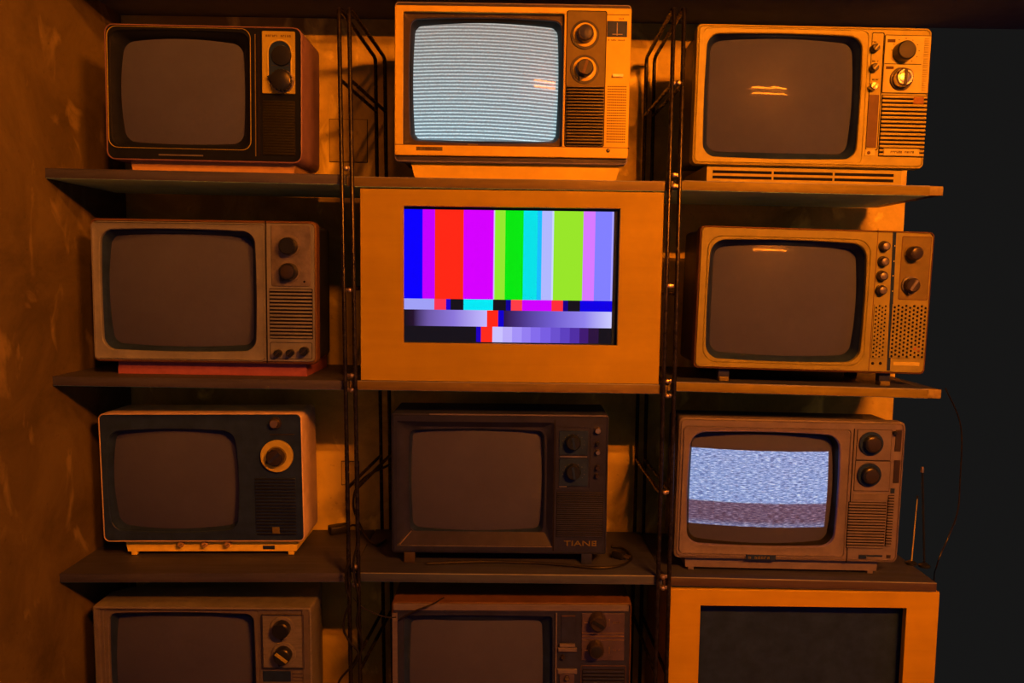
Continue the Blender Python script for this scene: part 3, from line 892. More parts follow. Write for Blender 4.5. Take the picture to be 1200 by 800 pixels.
for px, py, rp in ((325, 414, 4.4), (339.3, 413.6, 4.4), (355.8, 411.6, 5.2)):
    t.knob(px, py, rp, m_knob_black, depth=.016, name='small_knob', pointer=45, m_ptr=m_knob_brown)
b0, b1 = t.pt(133, 432)[0], t.pt(356, 432)[0]
t.base((b0, b1), o[1] - .0045, m_red, d0=.02, d1=.19, flare=-.001, label='red base')
q = MB(m_slot); q.box((b0 + .002, .024, o[1] - .006), (b1 - .002, .18, o[1] + .003)); q.build('neck', t.root)

# ------------------------------------------------------------------ second row, right: set with four small knobs and a perforated grille
t = TV('television', 'beige television with four small knobs and perforated grille, second from top on the right', 'R2', 0.02, 955)
o = t.Q((819.5, 265.5), (1096.5, 270), (1083.5, 438), (813.5, 432))
t.cabinet(o, 0.010, m_brown_cab, shell=m_darkbrown, d1=0.15, d2=0.265, rim=0.0026, back=0.04)
sc = t.R(835.5, 287.5, 1006.5, 417, .012)
hole = t.R(828.5, 281, 1013.5, 424)
t.tube([(ins(o, .0030), .009, .0025), (ins(o, .0042), .009, -.0012), (ins(hole, -.0055), .030, -.0012), (ins(hole, -.0042), .029, .0006), (ins(hole, -.0030), .028, -.0010)],
       hole, .027, (.02, .035), sc, .020, (.025, .04), m_beige_warm, m_black, y_c=.008, Rad=.56, y_hole=.006)
t.vline(t.Q((1026.5, 269.5), (1027.3, 269.5), (1019.8, 434), (1019, 434)), m_brown_cab, 'panel_seam', yf=-.0016)
for k, (px, py) in enumerate(((1037.5, 288.5), (1036.2, 306.3), (1034.6, 323.3), (1033.6, 340))):
    t.knob(px, py, 5.6, m_knob_brown, depth=.012, y0=-.0012, name='small_knob', ring=[(6.3, m_knob_black, .001)], m_cap=m_grey_plate)
q = MB(m_black); a_, b_ = t.pt(1048, 272), t.pt(1040.5, 434)
q.loft([[(a_[0] - .0033, -.0018, a_[1]), (a_[0] + .0033, -.0018, a_[1]), (b_[0] + .0033, -.0018, b_[1]), (b_[0] - .0033, -.0018, b_[1])],
        [(a_[0] - .0033, .001, a_[1]), (a_[0] + .0033, .001, a_[1]), (b_[0] + .0033, .001, b_[1]), (b_[0] - .0033, .001, b_[1])]], True, True)
q.build('black_strip', t.root)
for (px, py) in ((1048.2, 288), (1047.2, 306), (1046, 323), (1045.4, 341)):
    x, z = t.pt(px, py)
    MB(m_beige_hi).box((x - .0007, -.0021, z - .0014), (x + .0007, -.0014, z + .0014)).build('printed_mark', t.root)
pn = t.R(1055, 277.5, 1088.5, 351)
t.groove(ins(pn, -.001), m_brown_cab, w=.0014, y=-.0016, r=.003)
t.plate(pn, m_tan, 'tuner_plate', yf=-.0016, r=.003, label='tan tuner plate')
t.knob(1072.5, 296.5, 8.2, m_knob_brown, depth=.020, y0=-.0016, ring=[(9.2, m_tan, .002)], m_cap=m_knob_brown)
t.knob(1069, 334, 8.6, m_knob_brown, depth=.016, y0=-.0016, name='fine_tuning_knob', ring=[(10.2, m_grey_plate, .003)], pointer=58, m_ptr=m_grey_plate, wedge=-100)
t.perforated(t.R(1022.5, 357, 1037, 419), 4, 13, m_beige_warm, duty=.36, stagger=True, yf=-.0020).location.y = -.0012
t.perforated(t.R(1043.5, 357, 1084, 419), 9, 13, m_beige_warm, duty=.36, stagger=True, yf=-.0020).location.y = -.0012
x, z = t.pt(1073, 409)
q = MB(m_redstar)
q.loft([at_y([(x + .0082 * (1 if k % 2 else .55) * math.cos(k * math.pi / 6), z + .0082 * (1 if k % 2 else .55) * math.sin(k * math.pi / 6)) for k in range(12)], y) for y in (-.0020, -.0030)], True, True)
q.build('red_sticker', t.root, label='small red star-shaped sticker')
t.plate(t.R(1046, 424, 1077, 428.5), m_beige_hi, 'name_plate', yf=-.0022, r=.0004)
for px in (1022.3, 1031.2):
    x, z = t.pt(px, 425.5)
    MB(m_slot).lathe((x, -.0012, z), [(.0030, .001), (.0030, -.0006), (.0018, -.0012), (0, -.0012)], n=14).build('jack', t.root)
for px in (850, 1040.5):
    x = t.pt(px, 445)[0]
    q = MB(m_tan); q.box((x - .010, .010, 0), (x + .010, .03, .009), .0015); q.use(m_darkbrown); q.box((x - .011, .014, .008), (x + .011, .03, o[1] + .004), .001)
    q.build('foot', t.root)
    x2 = x
    q = MB(m_blackmatt); q.box((x - .011, .16, 0), (x + .011, .18, o[1] + .004), .0015); q.build('foot', t.root)

# ------------------------------------------------------------------ third row, left: black-faced set with a round cream dial
yb_ = S['L3'].Wtop(240, 649.5).y
t = TV('television', 'black-fronted television with round cream dial and yellowish base, third down on the left', 'L3', yb_ - .022, 236)
o = t.Q((114.5, 483.5), (356, 485), (354.5, 634.5), (121, 635))
t.cabinet(o, 0.012, m_peach, d1=0.11, d2=0.215, rim=0.0022, back=0.030)
sc = t.R(131.5, 503.5, 279.5, 619.5, .012)
t.tube([(ins(o, .0024), .010, .002), (ins(o, .0034), .010, .0004)], ins(sc, -.004), .022, (.05, .055), sc, .020, (.055, .06), m_black, m_black, y_c=.0045, Rad=.55, y_hole=.003)
t.knob(321.3, 496.3, 5.4, m_brass, depth=.013, name='power_knob', ring=[(7.2, m_knob_brown, .002)])
t.vline(t.R(316, 508.5, 345, 509.6), m_knob_brown, 'tuner_mark', yf=-.0006)
t.knob(322.8, 535.5, 10.6, m_knob_brown, depth=.022, ring=[(19.2, m_beige_hi, .0065), (12.0, m_tan, .009)], m_cap=m_knob_brown, pointer=40, m_ptr=m_darkbrown, wedge=-150)
t.slats(t.R(299.5, 559, 347.5, 627), 18, m_knob_black, m_black, duty=.45, yf=-.003)
t.plate(t.R(319.5, 617, 328.2, 624.5), m_tan, 'badge', yf=-.0042, yb=-.001, r=.0006, label='small tan square badge')
b0, b1 = t.pt(142.5, 640)[0], t.pt(346.5, 640)[0]
t.base((b0, b1), o[1] - .003, m_yellow_base, d0=.018, d1=.15, flare=.004, feet=.0085, label='pale yellow base')
for px in (212, 240, 267):
    t.knob(px, 637.5, 3.4, m_orange, depth=.012, y0=.0175, name='base_knob', pointer=35, m_ptr=m_tan)
t.plate(t.R(308, 639, 322, 643.5, .018), m_black, 'power_switch', yf=.0172, yb=.02, r=.0008)

# ------------------------------------------------------------------ third row, middle: dark set with the TIANE lettering
t = TV('television', 'dark brown television lettered TIANE, under the plywood cabinet', 'M3', .055, 586)
o = t.R(458.5, 485, 712, 648.5)
t.cabinet(o, 0.005, m_darkbrown, d1=0.13, d2=0.225, rim=0.003, back=0.03)
sc = t.R(481.5, 505, 635.5, 622, .012)
op = t.R(465.5, 494.5, 648, 640)
t.tube([(ins(o, .0034), .004, .002), (ins(o, .0046), .004, .0002), (ins(op, -.0006), .003, .0002), (op, .003, .001), (ins(sc, -.009), .010, .012)], ins(sc, -.004), .012, (.02, .03), sc, .013, (.022, .032), m_darkbrown2, m_black, y_c=.010, Rad=.7, y_hole=.010)
x0_, x1_ = t.pt(483, 630)[0], t.pt(646, 630)[0]
led = t.R(468, 622.5, 646, 639)
q = MB(m_ledge)
q.loft([[(led[0], .0008, led[1]), (led[2], .0008, led[1]), (led[2] - .014, .011, led[3] - .004), (led[0] + .024, .011, led[3] - .004)],
        [(led[0], .003, led[1] - .001), (led[2], .003, led[1] - .001), (led[2] - .014, .0135, led[3] - .005), (led[0] + .024, .0135, led[3] - .005)]], True, True)
q.build('lower_ledge', t.root, label='glossy dark ledge below the screen')
MB(m_brass).tube([(led[0] + .001, .0002, led[1] + .001), (led[0] + .024, .0095, led[3] - .003)], .0011, n=8).build('ledge_highlight', t.root, label='bright rod standing in for the corner highlight')  # bright rod modelled in place of the highlight on the ledge corner
t.vline(t.R(468, 639.4, 647, 640.2), m_grey_plate, 'trim_strip', yf=-.0006)
t.vline(t.R(648.6, 492, 650, 645), m_slot, 'panel_seam')
for (rc, nm) in (((655, 504.5, 689, 533), 'channel_dial'), ((655, 537, 689, 569.5), 'tuning_dial')):
    r_ = t.R(*rc)
    w = MB(m_black).plate(r_, .0015, -.0022, .002).build(nm, t.root)
    cx, cz = (r_[0] + r_[2]) / 2, (r_[1] + r_[3]) / 2
    t.knob((rc[0] + rc[2]) / 2, (rc[1] + rc[3]) / 2, 9.0, m_knob_black, depth=.017, y0=-.0022, name='dial_knob', pointer=100, m_ptr=m_black)
    q = MB(m_grey_plate)
    for k in range(11):
        a = math.radians(-35 + 250 * k / 10)
        c = (cx + .0225 * math.cos(a), cz + .0185 * math.sin(a))
        q.box((c[0] - .0007, -.0026, c[1] - .0007), (c[0] + .0007, -.0018, c[1] + .0007))
    q.build('dial_marks', w)
t.vline(t.R(656, 534.2, 688, 535.4), m_brass, 'trim_strip', yf=-.002)
t.vline(t.R(655, 569.3, 664, 570.2), m_brass, 'trim_strip', yf=-.0026)
t.groove(t.R(651.5, 500, 692, 573.5), m_darkbrown2, y=-.0012)
for px, py, rp, m_ in ((700.6, 504.5, 3.6, m_brass), (700.6, 520, 2.2, m_knob_black), (700.6, 530, 2.8, m_brass), (700.4, 548, 2.8, m_knob_brown), (699.4, 557.5, 2.2, m_knob_brown)):
    t.knob(px, py, rp, m_, depth=.010, name='small_knob')
t.slats(t.R(652, 576, 706.5, 629), 22, m_darkbrown, m_slot, duty=.5, yf=-.0028)
t.text('TIANE', 660.5, 639.2, 6.2, m_tan, y=-.0008, sx=1.6, bold=.00008)
t.marks(t.R(694, 634.5, 704.5, 639), 3, m_tan, yf=-.0008, name='model_mark', seed=5)
t.vline(t.R(503, 485.4, 711, 487.0), m_brownstrip, 'trim_strip', yf=-.0008)
for px in (480, 688):
    x = t.pt(px, 655)[0]
    for yy in (.004, .15):
        q = MB(m_brown_frame if px == 480 and yy < .1 else m_darkbrown); q.box((x - .012, yy - .002, 0), (x + .010, yy + .014, o[1] + .002), .001)
        q.build('foot', t.root)

# ------------------------------------------------------------------ third row, right: taupe set showing static
def screen_static():
    m, nt, b = _nodes('static_screen')
    tc = N(nt, 'ShaderNodeTexCoord'); sp = N(nt, 'ShaderNodeSeparateXYZ')
    nt.links.new(tc.outputs['Object'], sp.inputs[0])
    def M(op, a, b_=None, c=None):
        n = N(nt, 'ShaderNodeMath', operation=op)
        for i, v in enumerate((a, b_, c)):
            if v is None: continue
            if isinstance(v, (int, float)): n.inputs[i].default_value = v
            else: nt.links.new(v, n.inputs[i])
        return n.outputs[0]
    mp = N(nt, 'ShaderNodeMapping'); mp.inputs['Scale'].default_value = (85, 0.0, 560)
    nt.links.new(tc.outputs['Object'], mp.inputs[0])
    nz = N(nt, 'ShaderNodeTexNoise'); nz.inputs['Scale'].default_value = 1.0; nz.inputs['Detail'].default_value = 3; nz.inputs['Roughness'].default_value = .7
    nt.links.new(mp.outputs[0], nz.inputs['Vector'])
    mp2 = N(nt, 'ShaderNodeMapping'); mp2.inputs['Scale'].default_value = (30, 0.0, 700)
    nt.links.new(tc.outputs['Object'], mp2.inputs[0])
    edge = N(nt, 'ShaderNodeTexNoise'); edge.inputs['Scale'].default_value = 1.0; edge.inputs['Detail'].default_value = 1
    nt.links.new(mp2.outputs[0], edge.inputs['Vector'])
    # slightly sloping picture: height above the sloping line
    z = M('ADD', sp.outputs[2], M('MULTIPLY', sp.outputs[0], ST_SLOPE))
    z = M('ADD', z, M('MULTIPLY', M('SUBTRACT', edge.outputs[0], .5), .0016))
    def above(h): return M('GREATER_THAN', z, h)
    inside = M('MULTIPLY', above(ST_BOT), M('SUBTRACT', 1.0, above(ST_TOP)))
    xe = M('ADD', sp.outputs[0], M('MULTIPLY', M('SUBTRACT', edge.outputs[0], .5), .006))
    inside = M('MULTIPLY', inside, M('LESS_THAN', xe, ST_X1))
    inside = M('MULTIPLY', inside, M('GREATER_THAN', xe, ST_X0))
    upper = N(nt, 'ShaderNodeMapRange'); upper.inputs[1].default_value = ST_MID - .0015; upper.inputs[2].default_value = ST_MID + .0015
    nt.links.new(z, upper.inputs[0])
    def ramp(c0, c1, c2):
        r = N(nt, 'ShaderNodeValToRGB'); e = r.color_ramp.elements
        e[0].position = .34; e[0].color = (*c0, 1); e[1].position = .66; e[1].color = (*c2, 1)
        k = e.new(.5); k.color = (*c1, 1)
        nt.links.new(nz.outputs[0], r.inputs[0]); return r.outputs[0]
    hi = ramp(rgb8(36, 58, 122), rgb8(108, 144, 206), rgb8(214, 236, 255))
    lo = ramp(rgb8(30, 20, 34), rgb8(70, 58, 84), rgb8(140, 132, 170))
    lb = N(nt, 'ShaderNodeMapRange'); lb.inputs[1].default_value = ST_BOT + .012; lb.inputs[2].default_value = ST_BOT; 
    nt.links.new(z, lb.inputs[0])
    lo2 = N(nt, 'ShaderNodeMix', data_type='RGBA')
    nt.links.new(M('MULTIPLY', lb.outputs[0], .5), lo2.inputs[0]); nt.links.new(lo, lo2.inputs[6]); nt.links.new(hi, lo2.inputs[7])
    cm = N(nt, 'ShaderNodeMix', data_type='RGBA')
    nt.links.new(upper.outputs[0], cm.inputs[0]); nt.links.new(lo2.outputs[2], cm.inputs[6]); nt.links.new(hi, cm.inputs[7])
    b.inputs['Base Color'].default_value = (*GLASS, 1)
    glassy(b)
    nt.links.new(cm.outputs[2], b.inputs['Emission Color'])
    nt.links.new(inside, b.inputs['Emission Strength'])
    return m
yb_ = S['R3'].Wtop(840, 667).y
t = TV('television', 'taupe television with a band of blue-white static on its screen', 'R3', yb_ - .018, 928)
o = t.Q((794.5, 487), (1063, 496), (1051, 662.5), (790.5, 651))
t.cabinet(o, 0.012, m_taupe, shell=m_darkbrown, d1=0.12, d2=0.225, rim=0.004, back=0.04)
sc = t.R(809.5, 508.5, 978, 637, .012)
hole = t.Q((807, 504), (985.5, 508.5), (980.5, 645), (805, 636))
f1 = t.Q((799.5, 498.5), (995.5, 504), (990.5, 656), (796.5, 645.5))
cx_ = (t.pt(810, 527)[0] + t.pt(977, 530)[0]) / 2
tl_, tr_ = t.pt(810, 526.5, .006), t.pt(977, 531.5, .006)
ST_SLOPE = (tl_[1] - tr_[1]) / (tr_[0] - tl_[0])
ST_TOP = tl_[1] + tl_[0] * ST_SLOPE
a_ = t.pt(810, 587.5, .006); ST_MID = a_[1] + a_[0] * ST_SLOPE
a_ = t.pt(810, 616, .006); ST_BOT = a_[1] + a_[0] * ST_SLOPE
ST_X0, ST_X1 = t.pt(808.5, 560)[0], t.pt(975.5, 560)[0]
t.tube([(ins(o, .0045), .010, .003), (ins(o, .006), .010, .0002), (ins(f1, -.0008), .009, .0002), (ins(f1, .0004), .009, .0028), (ins(f1, .0018), .009, -.0004), (ins(f1, .006), .012, .0010)],
       hole, .026, (.025, .035), sc, .020, (.03, .04), m_taupe_hi, m_surround, screen_static(), y_c=.006, Rad=.60, y_hole=.006)
t.vline(t.R(996, 502, 997.2, 659), m_slot, 'panel_seam')
for rc, kp in (((1004, 503.5, 1044, 539), (1023, 520.5)), ((1001.5, 540, 1042.5, 575), (1020.5, 557.3))):
    r_ = t.R(*rc)
    t.groove(ins(r_, -.0006), y=-.0008, r=.001)
    t.plate(r_, m_taupe_hi, 'tuner_plate', yf=-.0014, r=.001)
    t.knob(kp[0], kp[1], 10.4, m_knob_black, depth=.016, y0=-.0014, ring=[(14.2, m_black, .004)], m_cap=m_knob_brown, cap_r=.75)
for rc in ((1049, 503.5, 1056.5, 529), (1047, 539, 1054.5, 566)):
    t.plate(t.R(*rc), m_knob_brown, 'slider_slot', yf=-.0010, r=.0008)
t.knob(1049.5, 507.5, 2.4, m_knob_black, depth=.006, name='slider_knob', y0=-.001)
t.plate(t.R(1043.5, 572, 1048, 577.5), m_black, 'small_switch', yf=-.003, r=.0006)
t.plate(t.R(999, 578, 1040.5, 586), m_taupe, 'lower_strip', yf=-.0012, r=.0006)
t.slats(t.R(992.5, 588, 1037, 642), 16, m_taupe_hi, duty=.55)
t.slats(t.R(1038.5, 580, 1046, 640), 18, m_taupe_hi, duty=.55, name='side_vent')
t.plate(t.R(1006, 650, 1034, 652.3), m_black, 'slider_slot', yf=-.0008, r=.0004)
t.plate(t.R(1006, 650, 1015, 654), m_black, 'slider_knob', yf=-.003, r=.0006)
t.plate(t.R(1038.5, 650, 1043.5, 653.6), m_knob_brown, 'small_switch', yf=-.002, r=.0008)
bd = t.plate(t.R(874, 649.6, 909, 656), m_black, 'badge', yf=-.0016, r=.0006)
t.marks(t.R(877, 651.4, 906, 654.4), 8, m_tan, yf=-.0021, seed=8, parent=bd)
b0, b1 = t.pt(804, 665)[0], t.pt(1031, 665)[0]
t.base((b0, b1), o[1] - .0025, m_taupe_hi, d0=.012, d1=.17, flare=.001, feet=.0065, label='taupe base')
q = MB(m_slot); q.box((b0 + .01, .02, o[1] - .003), (b1 - .01, .16, o[1] + .003)); q.build('neck', t.root)

# ------------------------------------------------------------------ bottom row, left: walnut set cut by the frame
t = TV('television', 'reddish brown television at the bottom left, cut off by the photo edge', 'L4', 0.03, 238)
o = t.R(111, 711, 366, 868)
t.cabinet(o, 0.004, m_walnut, d1=0.075, d2=0.25, rim=0.004, back=0.03)
sc = t.R(132, 725, 293, 852, .012)
hole = t.R(126.5, 719.5, 298, 857)
f1 = t.R(122, 715, 303, 862)
f0 = t.R(117, 713, 355, 865)
t.tube([(ins(o, .0045), .004, .003), (ins(o, .0055), .004, .0005), (f0, .003, .002), (ins(f0, .002), .003, .006), (ins(f1, -.001), .008, .006), (f1, .008, .0075)],
       hole, .016, (.015, .025), sc, .014, (.02, .03), m_walnut_face, m_black, y_c=.014, Rad=.6, y_hole=.012)
pn = t.R(306.5, 720.5, 356, 784)
t.groove(pn, m_darkbrown, y=.0048, w=.0010, r=.001)
t.plate(ins(pn, .001), m_walnut, 'tuner_plate', yf=.0046, yb=.008, r=.001)
t.vline(t.R(306.5, 720.2, 355, 721.2), m_tan, 'trim_strip', yf=.0035)
t.knob(329.4, 738, 10.6, m_knob_black, depth=.02, y0=.0046, ring=[(14.6, m_walnut, .004)], wedge=-92)
t.knob(331, 768.5, 10.8, m_knob_black, depth=.02, y0=.0046, name='fine_tuning_knob', ring=[(14.6, m_walnut, .004)], pointer=-38, m_ptr=m_beige, wedge=-110)
t.plate(t.R(307, 787.5, 340, 800), m_black, 'channel_window', yf=.0045, yb=.008, r=.0008)
t.slats(t.R(342, 787.5, 356, 860), 18, m_walnut_face, duty=.55).location.y = .0075
t.slats(t.R(307, 803, 340, 860), 14, m_walnut_face, duty=.55).location.y = .0075
b0, b1 = t.pt(130, 872)[0], t.pt(345, 872)[0]
t.base((b0, b1), o[1] - .002, m_darkbrown, d0=.02, d1=.18)

# ------------------------------------------------------------------ bottom row, middle: dark brown set with a copper dial panel
t = TV('television', 'dark brown television with copper dial panel at the bottom middle', 'M4', 0.03, 598)
o = t.R(459.5, 705.5, 739, 870)
t.cabinet(o, 0.006, m_brown_cab, d1=0.13, d2=0.25, rim=0.003, back=0.035)
sc = t.R(479.5, 728.5, 636.5, 850, .012)
hole = t.R(473, 722, 647, 857)
f1 = t.R(465, 718, 650, 862)
t.tube([(ins(o, .0034), .004, .002), (ins(o, .0046), .004, .0002), (ins(f1, -.0008), .003, .0002), (f1, .003, .003)], hole, .006, (.01, .012), sc, .014, (.02, .03), m_darkbrown, m_black, y_c=.010, Rad=.66, y_hole=.008)
t.plate(t.R(461, 707.5, 736.5, 715), m_brownstrip, 'top_strip', yf=-.003, r=.001, label='lighter brown strip along the top')
t.plate(t.R(457.5, 718, 463.5, 862), m_brownstrip, 'side_strip', yf=-.002, r=.001).location.x = .0045
t.vline(t.R(650.5, 718, 652.2, 862), m_brownstrip, 'trim_strip', yf=-.001)
t.plate(t.R(657.5, 720.5, 674.5, 752.5), m_darkbrown, 'control_door', yf=-.0014, r=.001)
t.vline(t.R(658, 720.8, 674, 721.8), m_brown_cab, 'trim_strip', yf=-.0018)
t.plate(t.R(655.5, 753.5, 673.8, 757), m_brownstrip, 'push_button', yf=-.006, r=.0006)
t.plate(t.R(653.7, 758, 676, 762.4), m_brownstrip, 'push_button', yf=-.005, r=.0006)
t.knob(659.5, 770, 2.6, m_knob_brown, depth=.007, name='small_knob')
t.plate(t.R(653, 783, 676, 788.5), m_brownstrip, 'push_button', yf=-.004, r=.0006)
t.plate(t.R(655.5, 789.5, 673, 806), m_copper, 'indicator_plate', yf=-.0014, r=.0006)
t.knob(664.5, 794.3, 3.0, m_chrome, depth=.008, name='small_knob')
pn = t.R(681.5, 718.2, 731.5, 773.3)
t.plate(pn, m_copper, 'dial_panel', yf=-.002, r=.0006, label='copper dial panel')
for py in (740.6, 744.2, 748.6):
    t.vline(t.R(682, py, 731, py + 1.1), m_brass, 'dial_line', yf=-.0024)
for py in (729, 761):
    t.vline(t.R(713.3, py - 4, 714.3, py + 4), m_brass, 'dial_line', yf=-.0024)
    t.marks(t.R(718, py - 1, 727, py + 1), 4, m_brass, yf=-.0024, seed=py)
    t.vline(t.R(685, py - .4, 688.5, py + .5), m_brass, 'dial_line', yf=-.0024)
t.knob(701, 729.5, 10.2, m_knob_brown, depth=.022, y0=-.002, pointer=-30, m_ptr=m_knob_black)
t.knob(698.5, 761.5, 9.6, m_knob_brown, depth=.022, y0=-.002, name='fine_tuning_knob', m_cap=m_knob_black)
t.groove(t.R(680, 779.5, 733, 862), m_brown_cab, y=-.001)
t.slats(t.R(682, 784, 731, 860), 18, m_darkbrown, duty=.55)
b0, b1 = t.pt(480, 874)[0], t.pt(720, 874)[0]
t.base((b0, b1), o[1] - .002, m_darkbrown, d0=.02, d1=.18)

# ------------------------------------------------------------------ plywood cabinet with the flat screen
class Cab(TV):
    pass
c = Cab('display_cabinet', 'plywood cabinet with a window for the colour bar screen, in the middle', 'M2', 0.0005, 596, group='plywood cabinets')
c.root['category'] = 'cabinet'
o = c.Q((420.5, 217), (779, 222.5), (771.5, 448.5), (424, 445))
ztop = S['M1'].z(0) - TH - c.loc.z - .0035
o = (o[0], .0005, o[2], ztop)
win = c.Q((472, 241), (727.5, 244.5), (722.8, 405), (473.3, 401.5))
MB(m_ply).ring(o, .0006, win, .0004, 0.0, 0.012, .0008).build('front_panel', c.root, label='orange-lit plywood front with a rectangular window')
q = MB(m_ply_side)
dep = .264
q.box((o[0] + .001, .0125, o[1]), (o[0] + .013, dep, o[3]), .0005)
q.box((o[2] - .013, .0125, o[1]), (o[2] - .001, dep, o[3]), .0005)
q.box((o[0] + .0132, .0125, o[3] - .012), (o[2] - .0132, dep, o[3]), .0005)
q.box((o[0] + .0132, .0125, o[1]), (o[2] - .0132, dep, o[1] + .012), .0005)
q.box((o[0] + .0132, dep - .008, o[1] + .0122), (o[2] - .0132, dep - .002, o[3] - .0122))
q.build('carcass', c.root)
# flat monitor standing in the cabinet behind the window
mon = TV('flat_monitor', 'flat monitor showing colour bars inside the plywood cabinet', 'M2', 0.0135, 599, group=None)
mon.root['category'] = 'monitor'
mon.root.location.z += .0125
mon.loc.z += .0125
mon.M = Matrix.Translation(mon.loc) @ Matrix.Rotation(mon.beta, 4, 'Y'); mon.Mi = mon.M.inverted()
yy = 0.0015
bars = lambda *p: mon.Q(*p, y=yy)
D = bars((472.2, 245.0), (720.0, 248.0), (715.8, 401.5), (473.0, 400.6))
wo = mon.Q((466, 236), (735, 238), (731, 411), (468, 408))
MB(m_black).ring(wo, .003, D, .0004, 0.0, .008, .0006).build('bezel', mon.root)
q = MB(m_black); q.box((wo[0] + .004, .008, wo[1] + .004), (wo[2] - .004, .035, wo[3] - .004), .003); q.build('back_shell', mon.root)
xc = (wo[0] + wo[2]) / 2
q = MB(m_black); q.box((xc - .10, .0, .0), (xc + .10, .11, .006), .002); q.box((xc - .03, .036, .004), (xc + .03, .05, wo[1] + .06), .002); q.build('stand', mon.root)
def ramp_mat(name, x0, x1, stops):
    m, nt, b = _nodes(name)
    tc = N(nt, 'ShaderNodeTexCoord'); sp = N(nt, 'ShaderNodeSeparateXYZ'); mr = N(nt, 'ShaderNodeMapRange')
    nt.links.new(tc.outputs['Object'], sp.inputs[0]); nt.links.new(sp.outputs[0], mr.inputs[0])
    mr.inputs[1].default_value = x0; mr.inputs[2].default_value = x1
    r = N(nt, 'ShaderNodeValToRGB'); e = r.color_ramp.elements
    e[0].position = stops[0][0]; e[0].color = (*rgb8(*stops[0][1]), 1)
    e[1].position = stops[-1][0]; e[1].color = (*rgb8(*stops[-1][1]), 1)
    for p_, c_ in stops[1:-1]:
        k = e.new(p_); k.color = (*rgb8(*c_), 1)
    nt.links.new(mr.outputs[0], r.inputs[0]); nt.links.new(r.outputs[0], b.inputs['Emission Color'])
    b.inputs['Emission Strength'].default_value = 1.0
    b.inputs['Base Color'].default_value = (.002, .002, .002, 1); b.inputs['Specular IOR Level'].default_value = 0
    return m
K = (20, 18, 26)
X0c, X1c = 207, 914
def X(v): return D[0] + (D[2] - D[0]) * (v - X0c) / (X1c - X0c)
def Z(v): return D[3] - (D[3] - D[1]) * (v - 130) / (577 - 130)
rows = [
 (130, 431, [(207, 272, (4, 0, 255)), (272, 313, (196, 0, 255)), (313, 410, (255, 40, 22)), (410, 511, (214, 0, 255)), (511, 515, (215, 190, 255)), (515, 550, (150, 232, 48)), (550, 611, (0, 232, 18)),
             (611, 658, (0, 226, 232)), (658, 673, (20, 190, 255)), (673, 707, (178, 184, 255)), (707, 713, (205, 215, 255)), (713, 812, (152, 230, 42)), (812, 852, (216, 122, 255)), (852, 908, (130, 128, 255)), (908, 914, (170, 165, 255))]),
 (431, 468, [(207, 312, (160, 160, 246)), (312, 352, (255, 52, 78)), (352, 367, (30, 0, 210)), (367, 411, K), (411, 511, (0, 232, 246)), (511, 555, K), (555, 572, (12, 0, 150)), (572, 610, (255, 62, 72)),
             (610, 709, (208, 0, 255)), (709, 748, (255, 46, 58)), (748, 765, (20, 0, 130)), (765, 806, K), (806, 914, (10, 0, 228))]),
 (468, 524, [(207, 491, 'g1'), (491, 529, (255, 40, 24)), (529, 548, (14, 0, 205)), (548, 914, 'g2')]),
 (524, 577, [(207, 455, K), (455, 471, (30, 0, 190)), (471, 510, (255, 44, 30)), (510, 545, (202, 194, 255)), (545, 577, (186, 172, 250)), (577, 610, (164, 146, 248)), (610, 640, (148, 126, 242)), (640, 673, (132, 108, 236)),
             (673, 708, (120, 94, 226)), (708, 740, (106, 80, 206)), (740, 773, (92, 64, 190)), (773, 806, (78, 46, 162)), (806, 836, (62, 26, 112)), (836, 871, (42, 20, 62)), (871, 914, K)])]
g1 = ramp_mat('fade_left', X(207), X(491), [(0, K), (.12, (36, 18, 44)), (.30, (110, 88, 168)), (.6, (140, 118, 218)), (1, (196, 186, 255))])
g2 = ramp_mat('fade_right', X(548), X(914), [(0, (44, 20, 70)), (.15, (72, 50, 130)), (.45, (112, 92, 206)), (.75, (146, 132, 238)), (1, (204, 204, 255))])
q = MB()
for z0, z1, cells in rows:
    for x0, x1, cc in cells:
        m_ = g1 if cc == 'g1' else g2 if cc == 'g2' else emit('bar_%d_%d_%d' % cc, rgb8(*cc), 1.0)
        q.use(m_)
        v = [q.bm.verts.new((X(a), yy, Z(b_))) for a, b_ in ((x0, z1), (x1, z1), (x1, z0), (x0, z0))]
        q.face(v)
q.build('display', mon.root)

# ------------------------------------------------------------------ open plywood cabinet at the bottom right
c = Cab('display_cabinet', 'plywood cabinet with black unlit opening at the bottom right', 'R4', 0.0005, 940, group='plywood cabinets')
c.root['category'] = 'cabinet'
o = c.Q((786, 687), (1100, 692), (1097, 790), (783.5, 790))
ztop = S['R3'].z(c.loc.x) - TH - c.loc.z - .0048
o = (o[0], .0005, o[2], ztop)
win = c.Q((820.5, 709.5), (1062, 712.5), (1058, 800), (818.5, 800))
win = (win[0], c.pt(940, 858)[1], win[2], win[3])
MB(m_ply_pale).ring(o, .0006, win, .0004, 0.0, 0.014, .0008).build('front_panel', c.root, label='orange-lit plywood front frame')
q = MB(m_ply_side)
q.box((o[0] + .001, .0145, o[1]), (o[0] + .013, dep, o[3]), .0005)
q.box((o[2] - .013, .0145, o[1]), (o[2] - .001, dep, o[3]), .0005)
q.box((o[0] + .0132, .0145, o[3] - .012), (o[2] - .0132, dep, o[3]), .0005)
q.box((o[0] + .0132, .0145, o[1]), (o[2] - .0132, dep, o[1] + .012), .0005)
q.build('carcass', c.root)
MB(m_black).box((o[0] + .0135, .030, o[1] + .0125), (o[2] - .0135, .036, o[3] - .0125)).build('inset_panel', c.root, label='black panel set back in the opening')
